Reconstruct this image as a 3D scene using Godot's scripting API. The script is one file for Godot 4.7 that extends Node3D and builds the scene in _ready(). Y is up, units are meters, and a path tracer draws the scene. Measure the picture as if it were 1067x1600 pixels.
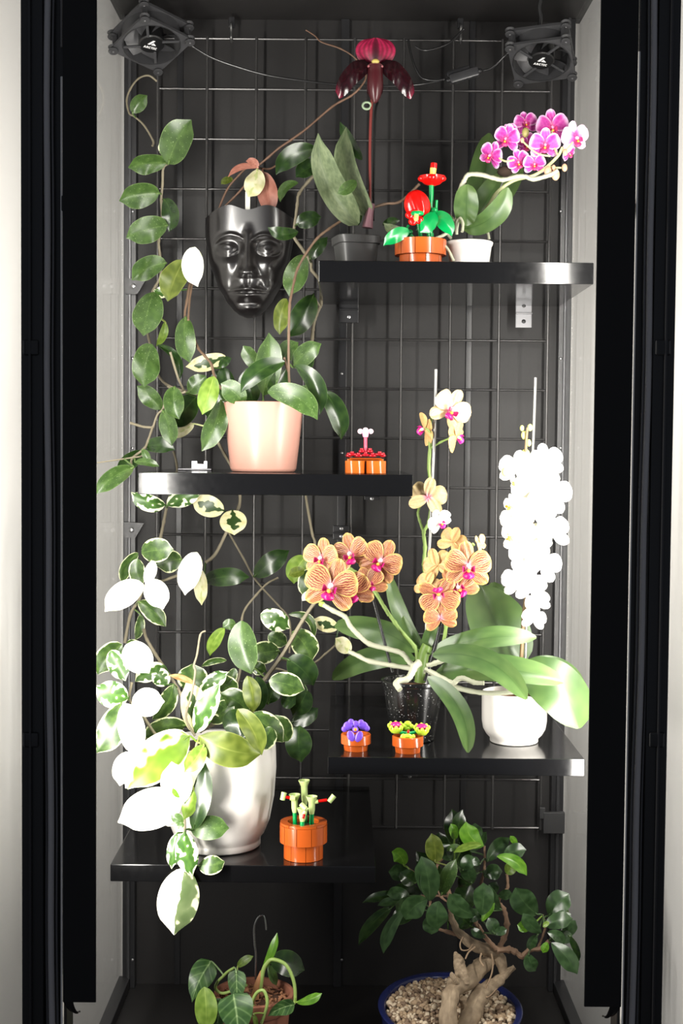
extends Node3D
# A glass plant cabinet seen from the front. Pixel coordinates of the 1067 x 1600 photograph are turned into points at a chosen depth by P().

const F := 2200.0
const CAM := Vector3(0, 0, 1.21)
const PITCH := -2.58
const ROLL := 0.5
const GRID_Z := -0.22
const BACK_Z := -0.25
var view: Basis
var M := {}
var taken := {}
var rng := RandomNumberGenerator.new()


# ---------------------------------------------------------------- geometry
class MB:
	var v := PackedVector3Array()
	var uv := PackedVector2Array()
	var ix := PackedInt32Array()
	var xf := Transform3D.IDENTITY

	func grid(nu: int, nv: int, f: Callable, flip := false) -> MB:
		var s := v.size()
		for j in nv + 1:
			for i in nu + 1:
				var a := float(i) / nu
				var b := float(j) / nv
				v.append(xf * (f.call(a, b) as Vector3))
				uv.append(Vector2(a, b))
		for j in nv:
			for i in nu:
				var p := s + j * (nu + 1) + i
				var q := p + nu + 1
				if flip:
					ix.append_array(PackedInt32Array([p, p + 1, q, p + 1, q + 1, q]))
				else:
					ix.append_array(PackedInt32Array([p, q, p + 1, p + 1, q, q + 1]))
		return self

	func tube(pts: PackedVector3Array, radii: PackedFloat32Array, sides := 7, capped := true) -> MB:
		var n := pts.size()
		var nrm := Vector3.ZERO
		var s := v.size()
		for j in n:
			var t := (pts[mini(j + 1, n - 1)] - pts[maxi(j - 1, 0)]).normalized()
			if t == Vector3.ZERO:
				t = Vector3.UP
			if nrm == Vector3.ZERO:
				nrm = t.cross(Vector3.RIGHT if absf(t.x) < 0.8 else Vector3.UP).normalized()
			nrm = (nrm - t * nrm.dot(t)).normalized()
			var b := t.cross(nrm)
			for i in sides + 1:
				var a := TAU * i / sides
				v.append(xf * (pts[j] + (nrm * cos(a) + b * sin(a)) * radii[mini(j, radii.size() - 1)]))
				uv.append(Vector2(float(i) / sides, float(j) / (n - 1)))
		for j in n - 1:
			for i in sides:
				var p := s + j * (sides + 1) + i
				var q := p + sides + 1
				ix.append_array(PackedInt32Array([p, q, p + 1, p + 1, q, q + 1]))
		if capped:
			for e in [0, n - 1]:
				var c := v.size()
				v.append(xf * pts[e])
				uv.append(Vector2(0.5, 0.0 if e == 0 else 1.0))
				for i in sides:
					var p: int = s + e * (sides + 1) + i
					v.append(v[p])
					uv.append(uv[c])
					v.append(v[p + 1])
					uv.append(uv[c])
					var k := v.size()
					ix.append_array(PackedInt32Array([c, k - 2, k - 1]) if e == 0 else PackedInt32Array([c, k - 1, k - 2]))
		return self

	# profile: points (radius, height) from the bottom outside upwards (and back down the inside for a hollow vessel); hard: split at these rows
	func lathe(prof: Array, seg := 40, at := Vector3.ZERO, hard := true) -> MB:
		var rows := []
		for k in prof.size():
			rows.append(prof[k])
			if hard and k > 0 and k < prof.size() - 1:
				rows.append(prof[k])
		var s := v.size()
		for r in rows:
			for i in seg + 1:
				var a := TAU * i / seg
				v.append(xf * (at + Vector3(r.x * cos(a), r.y, -r.x * sin(a))))
				uv.append(Vector2(float(i) / seg, r.y))
		for j in rows.size() - 1:
			if rows[j] == rows[j + 1]:
				continue
			for i in seg:
				var p := s + j * (seg + 1) + i
				var q := p + seg + 1
				ix.append_array(PackedInt32Array([p, q, p + 1, p + 1, q, q + 1]))
		return self

	func box(c: Vector3, size: Vector3, b := 0.0008, rot := Basis.IDENTITY) -> MB:
		var h := size / 2
		b = minf(b, minf(h.x, minf(h.y, h.z)) * 0.9)
		for ax in 3:
			for sg in [-1.0, 1.0]:
				var s := v.size()
				var u := (ax + 1) % 3
				var w := (ax + 2) % 3
				for j in 4:
					for i in 4:
						var q := Vector3.ZERO
						q[ax] = sg * h[ax]
						q[u] = [-h[u], -h[u] + b, h[u] - b, h[u]][i]
						q[w] = [-h[w], -h[w] + b, h[w] - b, h[w]][j]
						var inner := q.clamp(-h + Vector3.ONE * b, h - Vector3.ONE * b)
						v.append(xf * (c + rot * (inner + (q - inner).normalized() * b)))
						uv.append(Vector2(i / 3.0, j / 3.0))
				for j in 3:
					for i in 3:
						var p := s + j * 4 + i
						if sg > 0:
							ix.append_array(PackedInt32Array([p, p + 4, p + 1, p + 1, p + 4, p + 5]))
						else:
							ix.append_array(PackedInt32Array([p, p + 1, p + 4, p + 1, p + 5, p + 4]))
		return self

	func ball(c: Vector3, r: Vector3, rot := Basis.IDENTITY, seg := 12, rings := 8) -> MB:
		return grid(seg, rings, func(a, b):
			var th = PI * (b - 0.5)
			return c + rot * Vector3(r.x * cos(th) * cos(TAU * a), r.y * sin(th), -r.z * cos(th) * sin(TAU * a)))

	# a curved block: part of a ring round at
	func arc_block(at: Vector3, r0: float, r1: float, y0: float, y1: float, a0: float, a1: float, n := 6) -> MB:
		var pt := func(r, y, a): return at + Vector3(r * cos(a), y, -r * sin(a))
		grid(n, 1, func(a, b): return pt.call(r1, lerpf(y0, y1, b), lerpf(a0, a1, a)))
		grid(n, 1, func(a, b): return pt.call(r0, lerpf(y0, y1, b), lerpf(a0, a1, a)), true)
		grid(n, 1, func(a, b): return pt.call(lerpf(r1, r0, b), y1, lerpf(a0, a1, a)))
		grid(n, 1, func(a, b): return pt.call(lerpf(r1, r0, b), y0, lerpf(a0, a1, a)), true)
		grid(1, 1, func(a, b): return pt.call(lerpf(r0, r1, a), lerpf(y0, y1, b), a0))
		grid(1, 1, func(a, b): return pt.call(lerpf(r0, r1, a), lerpf(y0, y1, b), a1), true)
		return self

	# a flat outline (counter-clockwise, in x and y) pushed out along z
	func prism(pts: PackedVector2Array, z0: float, z1: float) -> MB:
		var tri := Geometry2D.triangulate_polygon(pts)
		for top in [true, false]:
			var s := v.size()
			for p in pts:
				v.append(xf * Vector3(p.x, p.y, z1 if top else z0))
				uv.append(p)
			for k in range(0, tri.size(), 3):
				var a := pts[tri[k]]
				var b := pts[tri[k + 1]]
				var c := pts[tri[k + 2]]
				var ccw := (b - a).cross(c - a) > 0
				if ccw == top:
					ix.append_array(PackedInt32Array([s + tri[k], s + tri[k + 2], s + tri[k + 1]]))
				else:
					ix.append_array(PackedInt32Array([s + tri[k], s + tri[k + 1], s + tri[k + 2]]))
		for k in pts.size():
			var p := pts[k]
			var q := pts[(k + 1) % pts.size()]
			grid(1, 1, func(a, b): return Vector3(lerpf(p.x, q.x, a), lerpf(p.y, q.y, a), lerpf(z0, z1, b)))
		return self

	func mesh() -> ArrayMesh:
		var n := PackedVector3Array()
		n.resize(v.size())
		for k in range(0, ix.size(), 3):
			var a := v[ix[k]]
			var c := (v[ix[k + 2]] - a).cross(v[ix[k + 1]] - a)
			for m in 3:
				n[ix[k + m]] += c
		for k in n.size():
			n[k] = n[k].normalized() if n[k].length_squared() > 0 else Vector3.UP
		var arr := []
		arr.resize(Mesh.ARRAY_MAX)
		arr[Mesh.ARRAY_VERTEX] = v
		arr[Mesh.ARRAY_NORMAL] = n
		arr[Mesh.ARRAY_TEX_UV] = uv
		arr[Mesh.ARRAY_INDEX] = ix
		var m := ArrayMesh.new()
		m.add_surface_from_arrays(Mesh.PRIMITIVE_TRIANGLES, arr)
		return m


func P(x: float, y: float, z: float) -> Vector3:
	var d := view * Vector3((x - 533.5) / F, -(y - 800.0) / F, -1.0)
	return CAM + d * ((z - CAM.z) / d.z)


func on(x: float, y: float, h: float) -> Vector3:   # where the ray through a pixel meets the level h
	var d := view * Vector3((x - 533.5) / F, -(y - 800.0) / F, -1.0)
	return CAM + d * ((h - CAM.y) / d.y)


func S(z: float) -> float:   # size of a pixel at depth z
	return (CAM.z - z) / F


func smooth(pts: PackedVector3Array, per := 5) -> PackedVector3Array:
	var out := PackedVector3Array()
	var n := pts.size()
	for k in n - 1:
		for m in per:
			out.append(pts[k].cubic_interpolate(pts[k + 1], pts[maxi(k - 1, 0)], pts[mini(k + 2, n - 1)], float(m) / per))
	out.append(pts[n - 1])
	return out


# ---------------------------------------------------------------- things and parts
func numbered(called: String, parent: Node) -> String:
	var key := str(parent.get_instance_id()) + called
	var k: int = taken.get(key, 0)
	taken[key] = k + 1
	return called if k == 0 else "%s_%03d" % [called, k]


func thing(called: String, label: String, category: String, at := Vector3.ZERO, group := "") -> Node3D:
	var o := Node3D.new()
	o.name = numbered(called, self)
	add_child(o, true)
	o.position = at
	tag(o, label, category, group)
	return o


func tag(o: Node, label: String, category: String, group := "") -> void:
	o.set_meta("label", label)
	o.set_meta("category", category)
	if group:
		o.set_meta("group", group)


# a mesh given in the world's coordinates, as a child of a thing that only stands somewhere
func part(called: String, mb, m: Material, parent: Node3D, label := "") -> MeshInstance3D:
	var o := MeshInstance3D.new()
	o.name = numbered(called, parent)
	o.mesh = mb.mesh() if mb is MB else mb
	o.material_override = m
	parent.add_child(o, true)
	var p := parent
	var off := Vector3.ZERO
	while p != self:
		off += p.position
		p = p.get_parent()
	o.position = -off
	if label:
		o.set_meta("label", label)
	return o


# the same, in the parent's own coordinates
func piece(called: String, mb, m: Material, parent: Node3D, xf := Transform3D.IDENTITY) -> MeshInstance3D:
	var o := MeshInstance3D.new()
	o.name = numbered(called, parent)
	o.mesh = mb.mesh() if mb is MB else mb
	o.material_override = m
	o.transform = xf
	parent.add_child(o, true)
	return o


func struct(called: String, mb: MB, m: Material) -> MeshInstance3D:
	var o := piece(called, mb, m, self)
	o.set_meta("kind", "structure")
	return o


# ---------------------------------------------------------------- materials
func mat(key: String, c: Color, rough := 0.5, metal := 0.0, tex: Texture2D = null, back := 0.0) -> StandardMaterial3D:
	if key in M:
		return M[key]
	var m := StandardMaterial3D.new()
	m.resource_name = key
	m.albedo_color = c
	m.roughness = rough
	m.metallic = metal
	m.albedo_texture = tex
	m.cull_mode = BaseMaterial3D.CULL_DISABLED
	if back > 0:
		m.backlight_enabled = true
		m.backlight = Color(back, back, back * 0.7)
	M[key] = m
	return m


func c8(r: int, g: int, b: int) -> Color:
	return Color(r / 255.0, g / 255.0, b / 255.0)


func mix3(a: Color, b: Color, t: float) -> Color:
	return a.lerp(b, clampf(t, 0, 1))


func noise(freq: float, sd: int, oct := 3) -> FastNoiseLite:
	var n := FastNoiseLite.new()
	n.seed = sd
	n.frequency = freq
	n.fractal_octaves = oct
	return n


# paints a texture with f(u, v) -> Color
func paint(w: int, h: int, f: Callable) -> ImageTexture:
	var im := Image.create(w, h, false, Image.FORMAT_RGB8)
	for y in h:
		for x in w:
			im.set_pixel(x, y, f.call((x + 0.5) / w, (y + 0.5) / h))
	im.generate_mipmaps()
	return ImageTexture.create_from_image(im)


# leaf colours: u across the blade, v from base to tip
func leaf_texture(kind: String, sd: int) -> ImageTexture:
	var n := noise(0.022, sd, 2)
	var n2 := noise(0.09, sd + 7, 2)
	var spots := noise(0.16, sd + 13, 1)
	return paint(96, 160, func(u, v):
		var s = absf(2 * u - 1)
		var a = n.get_noise_2d(u * 96, v * 160)
		var b = n2.get_noise_2d(u * 96, v * 160)
		var rib = exp(-pow((u - 0.5) / 0.018, 2)) * (1 - v)
		var vein = pow(absf(sin((v * 8.0 - s * 1.9) * PI)), 18.0) * (1.0 - s) * 0.5
		var c: Color
		match kind:
			"hoya":
				c = mix3(c8(48, 72, 30), c8(70, 95, 45), 0.5 + a * 0.8)
				c = mix3(c, c8(122, 146, 84), rib * 0.5 + vein * 0.10)
				c = mix3(c, c8(140, 160, 108), smoothstep(0.95, 1.0, s) * 0.7)
				if spots.get_noise_2d(u * 96, v * 160) > 0.80:
					c = mix3(c, c8(176, 190, 150), 0.7)
			"dark":
				c = mix3(c8(26, 46, 18), c8(42, 64, 26), 0.5 + a * 0.9)
				c = mix3(c, c8(86, 112, 60), rib * 0.5 + vein * 0.12)
				c = mix3(c, c8(120, 140, 92), smoothstep(0.96, 1.0, s) * 0.6)
			"lime":
				c = mix3(c8(96, 124, 42), c8(122, 148, 62), 0.5 + a)
				c = mix3(c, c8(196, 208, 120), rib * 0.6)
			"olive":
				c = mix3(c8(74, 88, 26), c8(102, 114, 46), 0.5 + a)
				c = mix3(c, c8(160, 164, 100), rib * 0.6 + smoothstep(0.93, 1.0, s) * 0.5)
			"margin":
				c = mix3(c8(44, 67, 28), c8(74, 98, 46), 0.5 + a * 0.9 + b * 0.3)
				c = mix3(c, c8(150, 176, 100), rib * 0.4)
				c = mix3(c, c8(216, 220, 176), smoothstep(0.84, 0.92, s + a * 0.16 + b * 0.05))
			"splash":
				c = mix3(c8(52, 86, 32), c8(84, 118, 54), 0.5 + a)
				c = mix3(c, c8(240, 242, 206), smoothstep(0.52, 0.62, s * 0.72 + a * 0.8 + 0.10))
			"inner":
				c = mix3(c8(206, 200, 146), c8(226, 220, 180), 0.5 + a)
				c = mix3(c, c8(48, 70, 32), smoothstep(0.46, 0.36, s + 0.9 * absf(v - 0.45) + a * 0.5))
			"cream":
				c = mix3(c8(212, 208, 156), c8(232, 228, 192), 0.5 + a)
				c = mix3(c, c8(170, 190, 110), smoothstep(0.12, 0.05, s + a * 0.3) * 0.5)
			"white":
				c = mix3(c8(244, 246, 222), c8(252, 252, 240), 0.5 + a)
				c = mix3(c, c8(190, 210, 130), smoothstep(0.34, 0.5, a) * 0.5)
			"half":
				c = mix3(c8(88, 106, 66), c8(114, 128, 88), 0.5 + a)
				c = mix3(c, c8(216, 216, 180), smoothstep(0.25, 0.5, a + s * 0.4 - 0.1))
				if u > 0.5 + a * 0.06:
					c = c8(250, 250, 236)
			"broad":
				c = mix3(c8(92, 122, 34), c8(118, 146, 50), 0.5 + a)
				c = mix3(c, c8(240, 244, 196), smoothstep(0.35, 0.65, (u * 1.2 - 0.35) + a * 0.6))
				c = mix3(c, c8(244, 246, 214), smoothstep(0.86, 0.94, s + a * 0.2))
			"pink":
				c = mix3(c8(160, 100, 84), c8(180, 120, 102), 0.5 + a)
				c = mix3(c, c8(226, 176, 156), rib * 0.5 + vein * 0.12)
			"dry":
				c = mix3(c8(150, 110, 66), c8(184, 146, 96), 0.5 + a)
			"ficus":
				c = mix3(c8(38, 60, 31), c8(56, 80, 46), 0.5 + a)
				c = mix3(c, c8(96, 120, 78), rib * 0.6 + vein * 0.12)
			"young":
				c = mix3(c8(74, 120, 26), c8(100, 144, 42), 0.5 + a)
				c = mix3(c, c8(186, 212, 110), rib * 0.7)
			"phal":
				c = mix3(c8(56, 80, 40), c8(72, 95, 50), 0.5 + a * 0.8)
				c = mix3(c, c8(42, 66, 28), exp(-pow((u - 0.5) / 0.025, 2)) * 0.55)
				c = mix3(c, c8(104, 124, 70), smoothstep(0.5, 1.0, v) * 0.3)
			"paph":
				c = mix3(c8(74, 88, 58), c8(106, 118, 84), 0.5 + a * 0.7 + b * 0.5)
				c = mix3(c, c8(86, 100, 66), exp(-pow((u - 0.5) / 0.03, 2)) * 0.6)
			"toy":
				c = mix3(c8(0, 134, 66), c8(0, 128, 62), s)
			"arrow":
				c = mix3(c8(42, 72, 34), c8(64, 96, 46), 0.5 + a)
				c = mix3(c, c8(160, 182, 130), exp(-pow((u - 0.5) / 0.03, 2)) * 0.7 + pow(absf(sin((v * 5.0 - s * 1.3) * PI)), 16.0) * 0.32)
		return c)


const LEAF := {  # profile exponents, fold, arch, roughness, backlight
	"hoya": [0.60, 0.62, 0.20, 0.10, 0.30, 0.16], "dark": [0.60, 0.66, 0.22, 0.12, 0.26, 0.12], "lime": [0.6, 0.66, 0.2, 0.1, 0.36, 0.45],
	"olive": [0.6, 0.66, 0.3, 0.1, 0.36, 0.5], "margin": [0.58, 0.62, 0.18, 0.1, 0.3, 0.2], "splash": [0.6, 0.66, 0.2, 0.1, 0.32, 0.25],
	"inner": [0.6, 0.64, 0.14, 0.08, 0.36, 0.3], "cream": [0.6, 0.66, 0.15, 0.08, 0.4, 0.3], "white": [0.6, 0.7, 0.15, 0.08, 0.4, 0.3],
	"half": [0.62, 0.62, 0.5, 0.06, 0.36, 0.3], "broad": [0.6, 0.72, 0.2, 0.12, 0.4, 0.6], "pink": [0.6, 0.66, 0.15, 0.05, 0.4, 0.3], "dry": [0.6, 0.7, 0.4, 0.1, 0.7, 0.2],
	"ficus": [0.74, 0.58, 0.16, 0.1, 0.3, 0.12], "young": [0.74, 0.58, 0.2, 0.1, 0.36, 0.5], "phal": [0.42, 0.42, 0.22, 0.1, 0.34, 0.14],
	"paph": [0.42, 0.62, 0.25, 0.06, 0.5, 0.2], "arrow": [0.34, 0.9, 0.2, 0.1, 0.4, 0.25], "toy": [0.6, 0.75, 0.25, 0.14, 0.25, 0.05],
}


func leaf_mat(kind: String, variant: int) -> StandardMaterial3D:
	var key := "leaf_%s_%d" % [kind, variant]
	if key not in M:
		var L = LEAF[kind]
		mat(key, Color.WHITE, L[4], 0, leaf_texture(kind, 31 * variant + kind.hash() % 997), L[5])
	return M[key]


func profile(t: float, a: float, b: float) -> float:
	var top := a / (a + b)
	return pow(t, a) * pow(1.0 - t, b) / (pow(top, a) * pow(1.0 - top, b))


# one leaf. row: [kind, x0, y0, x1, y1, width, z, bow, dz, roll]; the last three may be left out. stems: points that its stalk may grow from
func leaf(root: Node3D, row: Array, stems: PackedVector3Array, reach := 0.03) -> MeshInstance3D:
	var kind: String = row[0]
	var L = LEAF[kind]
	var z: float = row[6]
	var bow: float = row[7] if row.size() > 7 else rng.randf_range(-3, 3)
	var dz: float = row[8] if row.size() > 8 else rng.randf_range(-0.006, 0.012)
	var roll := deg_to_rad(row[9] if row.size() > 9 else rng.randf_range(-26, 26))
	var p0 := P(row[1], row[2], z)
	var p1 := P(row[3], row[4], z + dz)
	var px := S(z)
	var half: float = row[5] * px * 0.5 / cos(roll)
	var d := Vector2(row[3] - row[1], row[4] - row[2]).normalized()
	var mid := P((row[1] + row[3]) / 2.0 + d.y * bow, (row[2] + row[4]) / 2.0 - d.x * bow, z + dz / 2) - (p0 + p1) / 2
	var look := (CAM - (p0 + p1) / 2).normalized()
	var long := p0.distance_to(p1)
	var arch: float = L[3] * long * rng.randf_range(0.5, 1.2)
	var fold: float = L[2] * rng.randf_range(0.5, 1.4) * (-1.0 if rng.randf() < 0.35 or kind == "half" else 1.0)
	var ph := rng.randf() * TAU
	var tip := 0.1 if kind == "phal" else 0.55
	var wave := 0.06 * rng.randf_range(0.4, 1.5)
	var kb: float = L[1]
	var ka: float = L[0]
	var center := func(t: float) -> Vector3: return p0.lerp(p1, t) + (mid + look * arch) * (4 * t * (1 - t))
	var mb := MB.new()
	mb.grid(10, 16, func(a, t):
		var s = 2 * a - 1
		var c = center.call(t)
		var tan = (center.call(minf(t + 0.02, 1)) - center.call(maxf(t - 0.02, 0))).normalized()
		var side = tan.cross(look).normalized()
		var n = side.cross(tan).normalized()
		var sd2 = side * cos(roll) + n * sin(roll)
		var n2 = n * cos(roll) - side * sin(roll)
		var h = half * maxf(profile(clampf(t, 0.0015, 0.9985), ka, kb) * (1.0 - tip * smoothstep(0.78, 1.0, t)), 0.015)
		return c + sd2 * (s * h) + n2 * h * (fold * (sqrt(s * s + 0.015) - 0.35) + wave * sin(t * 11 + ph + s) * absf(s)))
	# the stalk
	var best := Vector3.INF
	for q in stems:
		if best == Vector3.INF or q.distance_squared_to(p0) < best.distance_squared_to(p0):
			best = q
	if best != Vector3.INF and best.distance_to(p0) < reach and best.distance_to(p0) > 0.0008:
		var s := mb.v.size()
		mb.tube(smooth(PackedVector3Array([best, best.lerp(p0, 0.5) - Vector3(0, 0, 0.0015), p0, center.call(0.08)]), 3), PackedFloat32Array([px * 1.5]), 5)
		for k in range(s, mb.uv.size()):
			mb.uv[k] = Vector2(0.5, 0.03)
	return part("leaf", mb, leaf_mat(kind, absi(int(row[1] + row[2])) % 2), root)


func leaves(root: Node3D, rows: Array, stems := PackedVector3Array(), reach := 0.03) -> void:
	for r in rows:
		leaf(root, r, stems, reach)


# a stem: [radius in pixels at the start, at the end, z at the start, at the end, x, y, x, y, ...]; returns its points
func stem(root: Node3D, called: String, m: Material, row: Array, sides := 7, knobs := 0.0) -> PackedVector3Array:
	var pts := PackedVector3Array()
	var n := (row.size() - 4) / 2
	for k in n:
		pts.append(P(row[4 + 2 * k], row[5 + 2 * k], lerpf(row[2], row[3], float(k) / maxf(n - 1, 1))))
	var sm := smooth(pts, 6)
	var rad := PackedFloat32Array()
	for k in sm.size():
		var w := 1.0 + knobs * (rng.randf_range(-0.5, 0.5) + (0.8 if k % 6 == 0 else 0.0))
		rad.append(lerpf(row[0], row[1], float(k) / (sm.size() - 1)) * S(sm[k].z) * w)
	var mb := MB.new()
	mb.tube(sm, rad, sides)
	part(called, mb, m, root)
	return sm


func stems(root: Node3D, called: String, m: Material, rows: Array, knobs := 0.0) -> PackedVector3Array:
	var all := PackedVector3Array()
	for r in rows:
		all.append_array(stem(root, called, m, r, 7, knobs))
	return all


# ---------------------------------------------------------------- the scene
func _ready() -> void:
	view = Basis(Vector3.RIGHT, deg_to_rad(PITCH)) * Basis(Vector3.BACK, deg_to_rad(ROLL))
	var cam := Camera3D.new()
	cam.name = "camera"
	cam.transform = Transform3D(view, CAM)
	cam.fov = rad_to_deg(2 * atan(800.0 / F))
	cam.near = 0.02
	cam.current = true
	add_child(cam)
	var we := WorldEnvironment.new()
	we.name = "surroundings"
	var e := Environment.new()
	e.background_mode = Environment.BG_COLOR
	e.background_color = Color(0.9, 0.93, 1.0)
	e.background_energy_multiplier = 0.17
	e.tonemap_mode = Environment.TONE_MAPPER_LINEAR
	e.tonemap_exposure = 1.0
	e.sdfgi_enabled = true
	e.ssao_enabled = true
	e.ssil_enabled = true
	we.environment = e
	add_child(we)
	for s in [-1.0, 1.0]:
		light_bar(s)
	rng.seed = 4711
	room()
	cabinet()
	grid_panel()
	shelves()
	mask_planter()
	pink_pot_hoya()
	white_pot_hoya()
	slipper_orchid()
	purple_orchid()
	orange_orchid()
	white_orchid()
	arrow_leaf_plant()
	bonsai()
	toys()
	fans_and_cables()


const BAR_HIGH := 0.30
const BAR_ENERGY := 0.42


func light_bar(s: float) -> void:
	var low := -0.365 if s < 0 else -0.30
	var long := BAR_HIGH - low
	var mid := Vector3(-0.1885 if s < 0 else 0.209, (low + BAR_HIGH) / 2, 0.192 if s < 0 else 0.118)
	var o := thing("grow_light_bar", "vertical LED light bar behind the %s black strip of the cabinet front" % ("left" if s < 0 else "right"), "lamp", mid, "LED light bars")
	var b := Basis.looking_at(Vector3(-s * 0.72, 0, -1.0), Vector3.UP)
	o.basis = b
	piece("housing", MB.new().box(Vector3(0, 0, 0.003), Vector3(0.024, long + 0.02, 0.006), 0.001), mat("bar_body", c8(30, 30, 32), 0.4, 0.5), o)
	var glow := StandardMaterial3D.new()
	glow.resource_name = "led_diffuser"
	glow.albedo_color = Color.WHITE
	glow.emission_enabled = true
	glow.emission = Color(1.0, 0.985, 0.955)
	glow.emission_energy_multiplier = 4.0
	piece("diffuser", MB.new().box(Vector3(0, 0, -0.001), Vector3(0.020, long, 0.002), 0.0006), glow, o)
	var l := AreaLight3D.new()
	l.name = "glow"
	l.area_size = Vector2(0.020, long)
	l.area_normalize_energy = true
	l.light_color = Color(1.0, 0.985, 0.955)
	l.light_energy = BAR_ENERGY * long / 0.65 * (1.0 if s < 0 else 0.8)
	l.area_range = 6.0
	l.area_attenuation = 2.0
	l.shadow_enabled = true
	l.position = Vector3(0, 0, -0.0035)
	o.add_child(l)


func room() -> void:
	var white := mat("wall_paint", c8(236, 234, 231), 0.8)
	struct("wall_back", MB.new().box(Vector3(0, 0, -0.294), Vector3(0.9, 2.2, 0.06), 0.001), white)
	struct("wall_left", MB.new().box(Vector3(-0.332, 0, -0.05), Vector3(0.06, 2.2, 0.428), 0.001), white)
	struct("wall_right", MB.new().box(Vector3(0.337, 0, -0.05), Vector3(0.06, 2.2, 0.428), 0.001), white)
	struct("floor", MB.new().box(Vector3(0, -0.72, 0.6), Vector3(2.4, 0.04, 2.2), 0.001), mat("floor_grey", c8(120, 112, 104), 0.6))
	struct("ceiling", MB.new().box(Vector3(0, 1.12, 0.6), Vector3(2.4, 0.04, 2.2), 0.001), white)


const GL := -0.2265   # the side panes
const GR := 0.2350
const TOP := 0.437
const LOW := -0.565


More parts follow.
